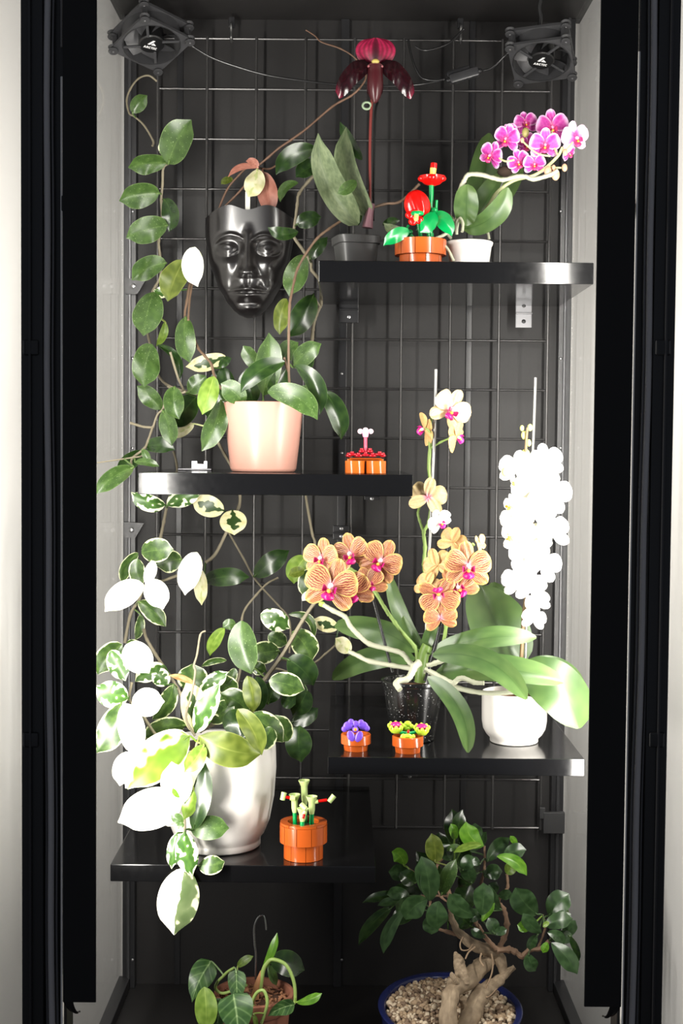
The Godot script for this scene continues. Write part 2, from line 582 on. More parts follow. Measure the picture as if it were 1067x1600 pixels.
func cabinet() -> void:
	var o := thing("plant_cabinet", "tall black metal cabinet with glass sides that holds all the plants", "cabinet", Vector3(0, LOW, -0.08))
	var black := mat("panel_black", c8(34, 32, 32), 0.55)
	var n := noise(0.9, 3)
	black.albedo_texture = paint(128, 128, func(u, v): return Color.WHITE * (0.93 + 0.09 * n.get_noise_2d(u * 128, v * 128)))
	black.uv1_triplanar = true
	black.uv1_scale = Vector3.ONE * 6
	var frame := mat("frame_black", c8(36, 36, 38), 0.34)
	var matt := mat("frame_dark", c8(30, 31, 32), 0.42)
	var h := TOP - LOW
	var cx := (GL + GR) / 2
	part("back_panel", MB.new().box(Vector3(cx, LOW + h / 2, BACK_Z - 0.004), Vector3(GR - GL, h + 0.02, 0.008)), black, o)
	part("top_panel", MB.new().box(Vector3(cx, TOP + 0.006, -0.025), Vector3(GR - GL + 0.01, 0.012, 0.46)), black, o)
	part("base_panel", MB.new().box(Vector3(cx, LOW - 0.006, -0.025), Vector3(GR - GL + 0.01, 0.012, 0.46)), black, o)
	var glass := StandardMaterial3D.new()
	glass.resource_name = "clear_glass"
	glass.transparency = BaseMaterial3D.TRANSPARENCY_ALPHA
	glass.albedo_color = Color(0.93, 0.95, 0.94, 0.06)
	glass.roughness = 0.0
	glass.metallic_specular = 0.36
	glass.cull_mode = BaseMaterial3D.CULL_DISABLED
	for x in [GL, GR]:
		part("side_pane", MB.new().box(Vector3(x, LOW + h / 2, -0.037), Vector3(0.004, h, 0.426), 0.0004), glass, o)
	for s in [-1, 1]:
		var x0: float = GL if s < 0 else GR
		var post := part("rear_post", MB.new().box(Vector3(x0 - s * 0.0085, LOW + h / 2, BACK_Z + 0.007), Vector3(0.013, h, 0.014), 0.001), frame, o)
		part("post_lip", MB.new().box(Vector3(x0 - s * 0.0085, LOW + h / 2, BACK_Z + 0.0155), Vector3(0.003, h, 0.004), 0.0005), mat("lip_grey", c8(70, 70, 72), 0.25, 0.4), post)
		for y in [1130, 1500, 330, 560, 700, 905]:
			part("screw", MB.new().ball(P(207 if s < 0 else 876, y, BACK_Z + 0.0145), Vector3(0.0016, 0.0016, 0.001)), mat("steel", c8(170, 170, 172), 0.3, 0.9), post)
		part("side_sill", MB.new().box(Vector3(x0 - s * 0.004, LOW + 0.006, -0.03), Vector3(0.012, 0.012, 0.42), 0.001), frame, o)
	# the slotted rail in the middle of the back
	var rail := part("rail", MB.new().box(Vector3(P(534, 700, BACK_Z).x, LOW + h / 2, BACK_Z + 0.003), Vector3(0.0085, h, 0.006), 0.0006), frame, o)
	for y in [345, 584, 708, 952, 1150, 1500]:
		part("screw", MB.new().ball(P(534, y, BACK_Z + 0.0065), Vector3(0.0015, 0.0015, 0.001)), M["steel"], rail)
	for x in [280, 730]:
		part("back_seam", MB.new().box(Vector3(P(x, 700, BACK_Z).x, LOW + h / 2, BACK_Z + 0.0012), Vector3(0.006, h, 0.0024), 0.0005), frame, o)
	# the front: on each side a profiled frame with a rubber seal, a seam strip and catches
	var tall := 1.5
	for s in [-1.0, 1.0]:
		var outer: float = 0.2285 if s < 0 else 0.2355
		var f := part("front_frame", MB.new().box(Vector3(s * (outer - 0.0078), 0, 0.192), Vector3(0.0156, tall, 0.03), 0.0012), matt, o)
		part("edge_bead", MB.new().box(Vector3(s * (outer - 0.0068), 0, 0.208), Vector3(0.002, tall, 0.004), 0.0008), frame, f)
		part("front_channel", MB.new().box(Vector3(s * (outer - 0.0232), 0, 0.188), Vector3(0.0164, tall, 0.024), 0.001), matt, o)
		var seal := PackedVector3Array()
		for k in 41:
			var y := -0.62 + 1.24 * k / 40.0
			seal.append(Vector3(s * (outer - 0.0196 + 0.0016 * sin(y * 5.0 + 0.8) + 0.0004 * sin(y * 31.0)), y, 0.204))
		part("rubber_seal", MB.new().tube(seal, PackedFloat32Array([0.0024]), 10), mat("rubber", c8(176, 174, 174), 0.34), o)
		for dx in [-0.0032, 0.0036]:
			var line := PackedVector3Array()
			for q in seal:
				line.append(q + Vector3(dx * 1.1, 0, -0.0008))
			part("seal_lip", MB.new().tube(line, PackedFloat32Array([0.0009]), 6), mat("rubber_dark", c8(96, 96, 98), 0.28), o)
		part("seam_strip", MB.new().box(Vector3(s * (outer - 0.0289), -0.16 if s < 0 else -0.1, 0.2045), Vector3(0.0016, 0.84, 0.005), 0.0006), mat("strip_grey", c8(244, 242, 238), 0.35, 0.0), o)
		part("seam_strip", MB.new().box(Vector3(s * (outer - 0.0289), 0.43, 0.2045), Vector3(0.0016, 0.3, 0.005), 0.0006), mat("strip_dark", c8(110, 108, 106), 0.35, 0.2), o)
		for y in [543, 1156]:
			var c := P(48 if s < 0 else 1036 - (y - 543) * 0.016, y, 0.208)
			var catch := part("catch", MB.new().box(c, Vector3(0.011, 0.0108, 0.003), 0.0014), matt, o)
			part("catch_edge", MB.new().box(c + Vector3(s * 0.0045, 0, 0.0018), Vector3(0.0014, 0.0095, 0.001), 0.0004), mat("lip_grey", Color.BLACK), catch)
		var cl := P(101 if s < 0 else 982, 318 if s < 0 else 328, 0.208)
		part("clip", MB.new().box(cl, Vector3(0.0042, 0.0108, 0.004), 0.0008), matt, o)
	# the black strips hung in front of the light bars
	for s in [-1.0, 1.0]:
		var x1: float = 0.1741 if s < 0 else 0.1782
		var x2: float = 0.1981 if s < 0 else 0.2050
		var foot := P(126, 1566, 0.210).y
		var t := thing("light_shield", "%s black strip hung inside the frame to hide the lamp" % ("leftmost" if s < 0 else "rightmost"), "light shield", Vector3(s * (x1 + x2) / 2, foot, 0.210))
		part("strip", MB.new().box(Vector3(s * (x1 + x2) / 2, foot + 0.6, 0.210), Vector3(x2 - x1, 1.2, 0.0016), 0.0006), mat("shield", c8(15, 15, 15), 0.75), t)
		var curl := MB.new()
		var mid := (x1 * 0.3 + x2 * 0.7)
		curl.grid(14, 8, func(a, b):
			var wide = (x2 - mid) * (1 - 0.45 * b)
			var ang = b * 1.5
			return Vector3(s * (mid + wide * a - 0.004 * b), foot + 0.001 - 0.012 * sin(ang) + 0.0012 * sin(a * 9.0) * b, 0.210 - 0.010 * (1 - cos(ang))))
		part("curled_end", curl, M["shield"], t)


func grid_panel() -> void:
	var x0 := P(245, 700, GRID_Z).x
	var x1 := P(853, 700, GRID_Z).x
	var y0 := P(540, 61, GRID_Z).y
	var y1 := P(540, 1292, GRID_Z).y
	var o := thing("wire_grid", "black welded wire grid fixed to the back of the cabinet behind the plants", "grid", Vector3((x0 + x1) / 2, y1, GRID_Z))
	var m := mat("wire", c8(96, 95, 95), 0.32, 0.75)
	for k in 17:
		var y := lerpf(y0, y1, k / 16.0)
		part("wire", MB.new().tube(PackedVector3Array([Vector3(x0 - 0.001, y, GRID_Z - 0.0024), Vector3(x1 + 0.001, y, GRID_Z - 0.0024)]), PackedFloat32Array([0.00125]), 8), m, o)
	for k in 9:
		var x := lerpf(x0, x1, k / 8.0)
		part("wire", MB.new().tube(PackedVector3Array([Vector3(x, y0 + 0.001, GRID_Z), Vector3(x, y1 - 0.001, GRID_Z)]), PackedFloat32Array([0.00135]), 8), m, o)
	var shiny := mat("hook_steel", c8(150, 150, 150), 0.28, 0.9)
	for p in [[361, 49, "left"], [720, 51, "right"]]:
		var c := P(p[0], p[1], GRID_Z + 0.003)
		var h := thing("grid_hook", "small metal hook that holds the top wire, %s of the dark red flower" % p[2], "hook", c)
		var b := MB.new().tube(smooth(PackedVector3Array([c + Vector3(0, 0.009, -0.006), c + Vector3(0, 0.007, 0.001), c, c + Vector3(0, -0.007, 0.0005), c + Vector3(0, -0.0085, -0.006)])), PackedFloat32Array([0.0013]), 8)
		part("wire_bend", b, shiny, h)
		part("base", MB.new().box(c + Vector3(0, 0.011, -0.008), Vector3(0.006, 0.010, 0.006)), M["frame_black"], h)
	for p in [[210, 447, "upper", "beside the long vine"], [207, 828, "lower", "below the second shelf"]]:
		var c := P(p[0], p[1], BACK_Z + 0.020)
		var h := thing("corner_bracket", "%s black triangular bracket with one screw in the left back corner %s" % [p[2], p[3]], "bracket", c)
		part("plate", MB.new().prism(PackedVector2Array([Vector2(c.x - 0.009, c.y + 0.008), Vector2(c.x - 0.009, c.y - 0.008), Vector2(c.x + 0.003, c.y - 0.008), Vector2(c.x + 0.012, c.y + 0.007)]), c.z - 0.004, c.z), M["frame_black"], h)
		part("screw", MB.new().ball(c + Vector3(-0.001, 0, 0.0006), Vector3(0.0026, 0.0026, 0.0014)), M["steel"], h)
	var c2 := P(865, 1285, GRID_Z + 0.004)
	var k2 := thing("corner_bracket", "dark grey bracket at the lower right corner of the wire grid", "bracket", c2)
	part("plate", MB.new().box(c2, Vector3(0.022, 0.022, 0.006)), mat("bracket_grey", c8(60, 60, 61), 0.4, 0.3), k2)
	part("tab", MB.new().box(c2 + Vector3(-0.012, 0.010, 0.0), Vector3(0.006, 0.012, 0.005)), M["bracket_grey"], k2)


var shelf_top := {}


func shelves() -> void:
	var gloss := mat("shelf_black", c8(10, 10, 11), 0.15)
	var n := noise(0.5, 9, 2)
	gloss.roughness_texture = paint(64, 64, func(u, v): return Color.WHITE * (0.9 + 0.2 * n.get_noise_2d(u * 64, v * 64)))
	gloss.uv1_triplanar = true
	gloss.uv1_scale = Vector3.ONE * 5
	var back := GRID_Z + 0.004
	for d in [
		["a", 498, 928, 713, 408.5, 33.5, -0.024, "topmost black glossy shelf, at the right, under the purple orchid"],
		["b", 215, 645, 430, 740, 34, 0.0, "black glossy shelf under the pink pot, second from the top"],
		["c", 512, 914, 713, 1184.5, 27.5, 0.072, "black glossy shelf at the right under the orange orchid"],
		["d", 172, 587, 380, 1352, 28, 0.060, "lowest black glossy shelf, at the left, under the big white pot"],
	]:
		var a := P(d[1], d[4], d[6])
		var b := P(d[2], d[4], d[6])
		var y := P(d[3], d[4], d[6]).y
		var h: float = d[5] * S(d[6])
		shelf_top[d[0]] = y
		var xr: float = minf(b.x, GR - 0.004)
		var xl: float = maxf(a.x, GL + 0.004)
		var o := thing("wall_shelf", d[7], "shelf", Vector3((xl + xr) / 2, y - h, (d[6] + back) / 2))
		part("board", MB.new().box(Vector3((xl + xr) / 2, y - h / 2, (d[6] + back) / 2), Vector3(xr - xl, h, d[6] - back), 0.0009), gloss, o)
	# brackets below the shelves
	var grey := mat("bracket_steel", c8(110, 110, 112), 0.38, 0.6)
	for q in [[818, 490, 26, 44, true, "grey metal angle bracket with two holes under the topmost shelf"], [545, 484, 30, 40, false, "black bracket on the back rail under the topmost shelf"], [533, 832, 26, 22, false, "small black bracket with a screw on the back rail above the orange flowers"], [581, 776, 24, 10, false, "small black bracket under the right end of the second shelf"], [640, 1210, 24, 8, false, "small black bracket under the shelf of the orange orchid"]]:
		var z := GRID_Z + 0.006
		var c := P(q[0], q[1], z)
		var w: float = q[2] * S(z)
		var h: float = q[3] * S(z)
		var o := thing("shelf_bracket", q[5], "bracket", c)
		var m: Material = grey if q[4] else M["frame_black"]
		part("plate", MB.new().box(c, Vector3(w, h, 0.003)), m, o)
		part("ridge", MB.new().box(c + Vector3(0, 0, 0.003), Vector3(w, 0.0015, 0.004), 0.0005), m, o)
		for yy in [-0.28, 0.28]:
			part("screw", MB.new().ball(c + Vector3(0, yy * h, 0.0016), Vector3(0.0021, 0.0021, 0.0008)), M["frame_dark"] if q[4] else M["steel"], o)
	var h2 := P(312, 727, -0.12)
	var clip := thing("shelf_clip", "small grey metal clip standing on the second shelf left of the pink pot", "clip", Vector3(h2.x, shelf_top["b"], h2.z))
	var u := 0.00055
	var cp := P(312, 736, -0.12)
	part("clip_body", MB.new().prism(PackedVector2Array([cp + Vector3(-13, 0, 0) * u, cp + Vector3(13, 0, 0) * u, cp + Vector3(13, 17, 0) * u, cp + Vector3(8, 17, 0) * u, cp + Vector3(8, 12, 0) * u, cp + Vector3(-4, 12, 0) * u, cp + Vector3(-4, 17, 0) * u, cp + Vector3(-13, 17, 0) * u].map(func(p): return Vector2(p.x, p.y))), cp.z - 0.003, cp.z + 0.003), mat("clip_steel", c8(190, 190, 192), 0.3, 0.8), clip)
	part("clip_base", MB.new().box(Vector3(cp.x - 0.004, shelf_top["b"] + 0.0012, cp.z), Vector3(0.032, 0.002, 0.016), 0.0006), mat("clip_dark", c8(70, 70, 72), 0.3, 0.7), clip)


func px_prof(list: Array, z: float) -> Array:
	return list.map(func(p): return Vector2(p[0] * S(z), p[1] * S(z)))


func mask_planter() -> void:
	var zb := GRID_Z + 0.004
	var at := P(390, 497, zb)
	var o := thing("face_planter", "black glossy wall planter shaped like a calm human face with a wavy top", "planter", at)
	var hw := func(y: float) -> float:
		var ys := [325.0, 345.0, 372.0, 409.0, 444.0, 470.0, 484.0, 492.0, 497.0]
		var ws := [69.0, 69.5, 69.0, 63.0, 51.0, 37.0, 26.0, 17.0, 5.0]
		for k in 8:
			if y <= ys[k + 1]:
				return lerpf(ws[k], ws[k + 1], smoothstep(0, 1, (y - ys[k]) / (ys[k + 1] - ys[k])) * 0.35 + 0.65 * clampf((y - ys[k]) / (ys[k + 1] - ys[k]), 0, 1))
		return 5.0
	var top := func(s: float) -> float:
		return 331.0 + 10.0 * pow(absf(s), 3) + 4.5 * cos((s + 0.0) * 6.6) * (1 - 0.4 * absf(s))
	var g := func(x: float, w: float) -> float: return exp(-pow(x / w, 2))
	var depth := func(x: float, y: float) -> float:
		var a := absf(x)
		var d := 0.0
		# nose
		var t := clampf((y - 366) / 70.0, 0, 1)
		var wn := lerpf(5.5, 12.0, t * t)
		d += lerpf(3, 21, t) * exp(-pow(a / wn, 2)) * smoothstep(352, 374, y) * (1 - smoothstep(434, 441, y))
		d += 7.0 * g.call(a - 9, 5.0) * g.call(y - 432, 6.0)
		# brow ridge running into the side of the nose
		var yb := 374 + pow((a - 27) / 21.0, 2) * 8.0
		d += 4.5 * g.call(y - yb, 3.6) * smoothstep(3, 10, a) * (1 - smoothstep(44, 56, a))
		# eye sockets, closed lids, the fold below
		d -= 11.0 * exp(-pow((a - 31) / 22.0, 4) - pow((y - 393) / 14.5, 2))
		var q := pow((a - 32) / 15.5, 2) + pow((y - 394) / 9.0, 2)
		d += 10.5 * exp(-q * q)
		d += 2.6 * g.call(y - (404.5 - pow((a - 32) / 16.0, 2) * 6.0), 1.9) * (1 - smoothstep(14, 19, absf(a - 32)))
		# cheeks, mouth and chin
		d += 6.0 * g.call(a - 33, 17.0) * g.call(y - 420, 15.0)
		d -= 5.0 * g.call(a - 25, 8.0) * g.call(y - 452, 13.0)
		d += 6.0 * g.call(a, 24.0) * g.call(y - 460, 13.0)
		d += 6.5 * g.call(y - (456.5 + a * 0.10), 3.3) * g.call(a, 21.0)
		d += 8.5 * g.call(y - 467.5 + a * 0.12, 4.2) * g.call(a, 15.0)
		d -= 8.0 * g.call(y - 461.6 + a * 0.02, 1.5) * g.call(a, 22.0)
		d -= 2.2 * g.call(a, 3.5) * g.call(y - 447, 6.0)
		d -= 4.5 * g.call(y - 477, 4.0) * g.call(a, 16.0)
		d += 6.0 * g.call(y - 487, 7.0) * g.call(a, 15.0)
		return d
	var u := S(zb)
	var xy := func(s: float, b: float) -> Vector2:
		var y0: float = top.call(s)
		var y := lerpf(y0, 497.0, b)
		return Vector2(s * (hw.call(y) as float), y)
	var mb := MB.new()
	mb.grid(96, 120, func(a, b):
		var s = 2 * a - 1
		s = signf(s) * pow(absf(s), 0.8)
		var q = xy.call(s, b)
		var body = 52.0 * pow(maxf(1 - pow(absf(s), 4.2), 0), 0.6) * pow(maxf(1 - pow(b, 7), 0), 0.5)
		var k = depth.call(q.x, q.y) * smoothstep(1.0, 0.72, absf(s)) * smoothstep(1.0, 0.96, b)
		return P(390 + q.x, q.y, zb) + Vector3(0, 0, (body + k) * u * 0.9), true)
	part("face", mb, mat("mask_black", c8(26, 23, 23), 0.29, 0.0), o)
	M["mask_black"].metallic_specular = 1.0
	M["mask_black"].clearcoat_enabled = true
	M["mask_black"].clearcoat = 0.6
	M["mask_black"].clearcoat_roughness = 0.22
	var back := MB.new()
	back.grid(20, 20, func(a, b):
		var q = xy.call(2 * a - 1, b)
		return P(390 + q.x * 0.99, q.y, zb - 0.0012))
	part("back", back, M["mask_black"], o)
	var soil := MB.new()
	soil.grid(16, 4, func(a, b):
		var s = 2 * a - 1
		var q = xy.call(s, 0.0)
		return P(390 + q.x * 0.98, 345, zb) + Vector3(0, 0, 50.0 * pow(maxf(1 - pow(absf(s), 2.6), 0), 0.55) * u * 0.86 * b))
	part("soil", soil, mat("soil", c8(50, 36, 26), 0.9), o)
	var z := zb + 0.012
	var st := stems(o, "stem", mat("stem_brown", c8(112, 84, 66), 0.6), [
		[1.6, 1.5, z, z + 0.01, 338, 345, 340, 332, 355, 296, 373, 274, 386, 262, 402, 258],
		[1.8, 1.4, z, z + 0.01, 345, 345, 348, 327, 365, 309, 377, 296, 396, 272, 403, 260],
		[1.7, 1.7, z + 0.01, z + 0.03, 403, 259, 420, 245, 435, 232, 454, 219, 480, 200, 520, 166, 548, 150, 562, 138],
		[1.5, 1.0, z + 0.03, z + 0.02, 562, 138, 572, 118, 556, 92, 532, 76, 503, 66, 492, 56, 478, 47],
		[1.5, 1.5, z, z, 403, 262, 420, 264, 432, 258],
	], 0.25)
	leaves(o, [
		["cream", 402, 264, 387, 308, 31, z + 0.012, 3, 0.01, -8],
		["pink", 410, 268, 421, 336, 32, z + 0.004, 2, 0.002, 8],
		["pink", 402, 262, 356, 277, 10, z + 0.01, -9, 0.008, 0],
		["olive", 364, 281, 345, 288, 11, z, -3, 0.006, 10],
		["pink", 403, 262, 384, 252, 13, z + 0.012, -4, 0.004, 0],
	], st)
	var tag_c := P(387, 320, z + 0.012)
	part("plant_label", MB.new().box(tag_c, Vector3(7.5 * S(z), 40 * S(z), 0.001), 0.0004), mat("label_white", c8(240, 240, 228), 0.5), o)


func pink_pot_hoya() -> void:
	var z := -0.075
	var y: float = shelf_top["b"]
	var c := Vector3(P(411.5, 700, z).x, y, z)
	var o := thing("pink_potted_hoya", "climbing plant with thick green leaves in a smooth pink pot on the second shelf", "potted plant", c)
	var k := S(z)
	var pot := MB.new()
	pot.lathe([Vector2(0.0001, 0.0005), Vector2(46 * k, 0), Vector2(49.5 * k, 2 * k), Vector2(51.5 * k, 6 * k), Vector2(56 * k, 45 * k), Vector2(61.5 * k, 98 * k), Vector2(62.5 * k, 107 * k), Vector2(61.5 * k, 108.5 * k), Vector2(59.5 * k, 107.5 * k), Vector2(57 * k, 92 * k)], 56, c, false)
	part("pot", pot, mat("pink_glaze", c8(198, 148, 132), 0.34), o)
	part("soil", MB.new().lathe([Vector2(59 * k, 94 * k), Vector2(30 * k, 98 * k), Vector2(0.0001, 99 * k)], 24, c, false), M["soil"], o)
	var bark := mat("stem_grey", c8(126, 118, 98), 0.65)
	var green := mat("stem_green", c8(140, 150, 96), 0.5)
	var zv := -0.165
	var q := PackedVector3Array()
	q.append_array(stems(o, "vine", bark, [
		[1.6, 1.5, zv, zv - 0.03, 238, 228, 239, 220, 225, 196, 210, 182, 202, 177, 198, 158, 203, 140, 216, 123, 232, 118, 245, 127],
		[2.0, 2.2, zv, zv, 262, 256, 255, 263, 254, 287, 252, 312, 253, 342, 248, 377, 250, 400, 251, 430, 243, 447, 238, 458, 240, 480, 228, 500, 231, 522, 235, 539, 240, 560, 243, 577, 251, 592, 264, 603, 287, 611, 310, 616, 345, 616, 385, 628],
		[1.8, 1.8, -0.13, -0.1, 262, 604, 280, 612, 287, 611, 278, 590, 266, 550],
		[1.9, 1.9, -0.09, -0.07, 239, 666, 231, 689, 225, 701, 206, 717, 207, 731],
		[1.5, 1.0, -0.085, -0.05, 225, 701, 222, 712, 206, 715, 180, 719, 152, 723],
		[1.9, 2.3, -0.10, -0.11, 239, 668, 225, 667, 214, 664, 204, 661],
		[1.8, 1.8, -0.09, -0.09, 239, 668, 246, 648, 254, 640, 262, 625, 290, 612],
		[2.3, 2.6, -0.13, -0.08, 328, 668, 340, 690, 352, 712, 366, 736],
		[2.0, 2.0, -0.13, -0.13, 271, 705, 275, 720, 277, 735],
	], 0.18))
	q.append_array(stems(o, "runner", mat("stem_rose", c8(112, 90, 72), 0.6), [
		[2.0, 2.2, -0.15, -0.08, 302, 430, 296, 444, 292, 470, 289, 494, 298, 515, 309, 543, 320, 556, 330, 569, 335, 588, 345, 606, 380, 628],
		[1.8, 1.8, -0.15, -0.1, 302, 436, 300, 444, 296, 470, 294, 500],
		[2.0, 2.2, -0.06, -0.15, 452, 600, 451, 574, 451, 525, 452.5, 478, 456, 457, 460, 438, 465, 420, 476.5, 399, 496, 372, 515, 357, 535, 344, 560, 332, 600, 319, 625, 315, 655, 288],
		[1.8, 1.8, -0.1, -0.08, 452, 600, 446, 566, 444, 560],
	], 0.22))
	q.append_array(stems(o, "old_vine", bark, [
		[2.6, 2.4, -0.18, -0.185, 487.5, 534, 489, 515, 492, 499, 500, 479, 501.5, 474, 500, 441, 487, 422, 485.5, 410, 475, 393, 458, 368, 460, 354, 464.5, 320, 467, 303, 482, 283, 497.5, 267, 502, 252, 497, 239, 491, 231],
		[1.8, 1.6, -0.18, -0.17, 500, 479, 492, 466, 489, 460],
	], 0.25))
	var base := PackedVector3Array([P(411, 626, -0.07), P(380, 626, -0.07), P(440, 624, -0.07), P(360, 626, -0.075), P(425, 618, -0.07), P(451, 572, -0.06)])
	q.append_array(base)
	leaves(o, [
		["hoya", 207, 177, 230, 149, 23, zv, 2, 0.0], ["hoya", 263, 256, 299, 187, 48, zv + 0.01, 5, 0.02, 22], ["splash", 262, 244, 249, 223, 15, zv, 0, 0.0], ["hoya", 260, 255, 200, 262, 30, zv + 0.006, -3, 0.012, 30],
		["hoya", 249, 302, 186, 314, 38, zv + 0.008, -3, 0.015, 20], ["dark", 256, 311, 264, 362, 27, zv + 0.004, 7, 0.0, -20], ["hoya", 262, 352, 197, 372, 40, zv + 0.01, -3, 0.02, 12], ["hoya", 260, 411, 206, 438, 34, zv + 0.01, -6, 0.016, 18],
		["olive", 287, 406, 262, 471, 40, -0.13, -3, 0.006, -28], ["white", 305, 386, 309, 448, 34, -0.115, -6, 0.01, 0], ["splash", 264, 455, 240, 453, 19, -0.15, 3, 0.0], ["hoya", 240, 456, 224, 525, 45, -0.14, -2, 0.012, -22],
		["lime", 258, 503, 244, 541, 13, -0.16, 4, 0.0, 30], ["hoya", 290, 495, 297, 567, 32, -0.12, -5, 0.01, -20], ["inner", 352, 556, 290, 573, 26, -0.13, 3, 0.0, 10], ["hoya", 238, 538, 225, 605, 43, -0.12, -4, 0.018, 20],
		["dark", 246, 539, 279, 597, 13, -0.13, 15, 0.006, 30], ["hoya", 251, 640, 214, 603, 28, -0.13, -2, 0.01, 20], ["hoya", 273, 604, 280, 655, 32, -0.09, -5, 0.012, 0], ["hoya", 254, 641, 268, 696, 28, -0.085, 3, 0.006, -24],
		["dark", 306, 620, 264, 668, 42, -0.125, 0, 0.0], ["lime", 334, 588, 316, 648, 31, -0.05, 0, 0.01, 0], ["hoya", 294, 613, 322, 587, 28, -0.12, 0, 0.0, 15], ["hoya", 345, 626, 315, 705, 34, -0.07, 5, 0.016, -25],
		["cream", 303, 662, 270, 684, 16, -0.13, 0, 0.0], ["dark", 336, 606, 330, 660, 36, -0.12, 2, 0.0], ["dark", 226, 698, 273, 703, 25, -0.085, 5, 0.006, 20], ["dark", 228, 709, 184, 741, 25, -0.095, -6, 0.006, 20],
		["hoya", 211, 722, 249, 729, 12, -0.07, 3, 0.006], ["hoya", 209, 730, 151, 772, 28, -0.05, -6, 0.03, -16], ["hoya", 222, 702, 232, 726, 12, -0.075, 2, 0.004],
		["hoya", 403, 575, 380, 540, 24, -0.10, 0, 0.004, 25], ["hoya", 411, 618, 420, 520, 41, -0.09, -3, 0.006, 26], ["dark", 445, 565, 376, 614, 30, -0.03, -11, 0.014, -14], ["hoya", 380, 630, 345, 599, 34, -0.05, -3, 0.006, 14],
		["hoya", 440, 566, 466, 535, 30, -0.10, 4, 0.0, 35], ["hoya", 457, 574, 502, 537, 31, -0.075, 4, 0.01, 25], ["hoya", 418, 612, 496, 656, 37, -0.02, 15, 0.012, 12], ["dark", 461, 571, 499, 648, 28, -0.03, 15, 0.01, -18],
		["dark", 506, 611, 533, 687, 31, -0.06, 8, 0.004, 18], ["dark", 425, 620, 447, 577, 34, -0.085, 0, 0.0], ["dark", 395, 630, 384, 575, 34, -0.105, 0, 0.0], ["dark", 360, 632, 348, 570, 30, -0.105, 0, 0.0], ["dark", 344, 575, 362, 560, 14, -0.10, 3, 0.0],
		["dark", 330, 600, 352, 580, 17, -0.11, 2, 0.0], ["hoya", 460, 640, 482, 600, 24, -0.08, 0, 0.0], ["dark", 480, 580, 470, 545, 30, -0.11, 0, 0.0],
		["hoya", 478, 400, 452, 463, 36, -0.125, -4, 0.008, 16], ["olive", 448, 467, 437, 523, 25, -0.11, -4, 0.006, 24], ["dark", 490, 460, 448, 527, 38, -0.16, 4, 0.006, 10], ["dark", 484, 406, 512, 370, 19, -0.165, 2, 0.0, 20],
		["dark", 494, 234, 431, 273, 31, -0.155, -12, 0.01, 8], ["dark", 499, 256, 462, 277, 27, -0.165, -3, 0.004], ["hoya", 466, 286, 438, 316, 14, -0.16, -10, 0.006, 30], ["dark", 466, 362, 418, 355, 20, -0.13, 7, 0.01, 20],
		["dark", 463, 351, 502, 339, 26, -0.175, 2, 0.0], ["hoya", 556, 282, 527, 302, 19, -0.085, 2, 0.02, 0], ["dark", 500, 258, 512, 240, 18, -0.18, 0, 0.0],
	], q, 0.022)


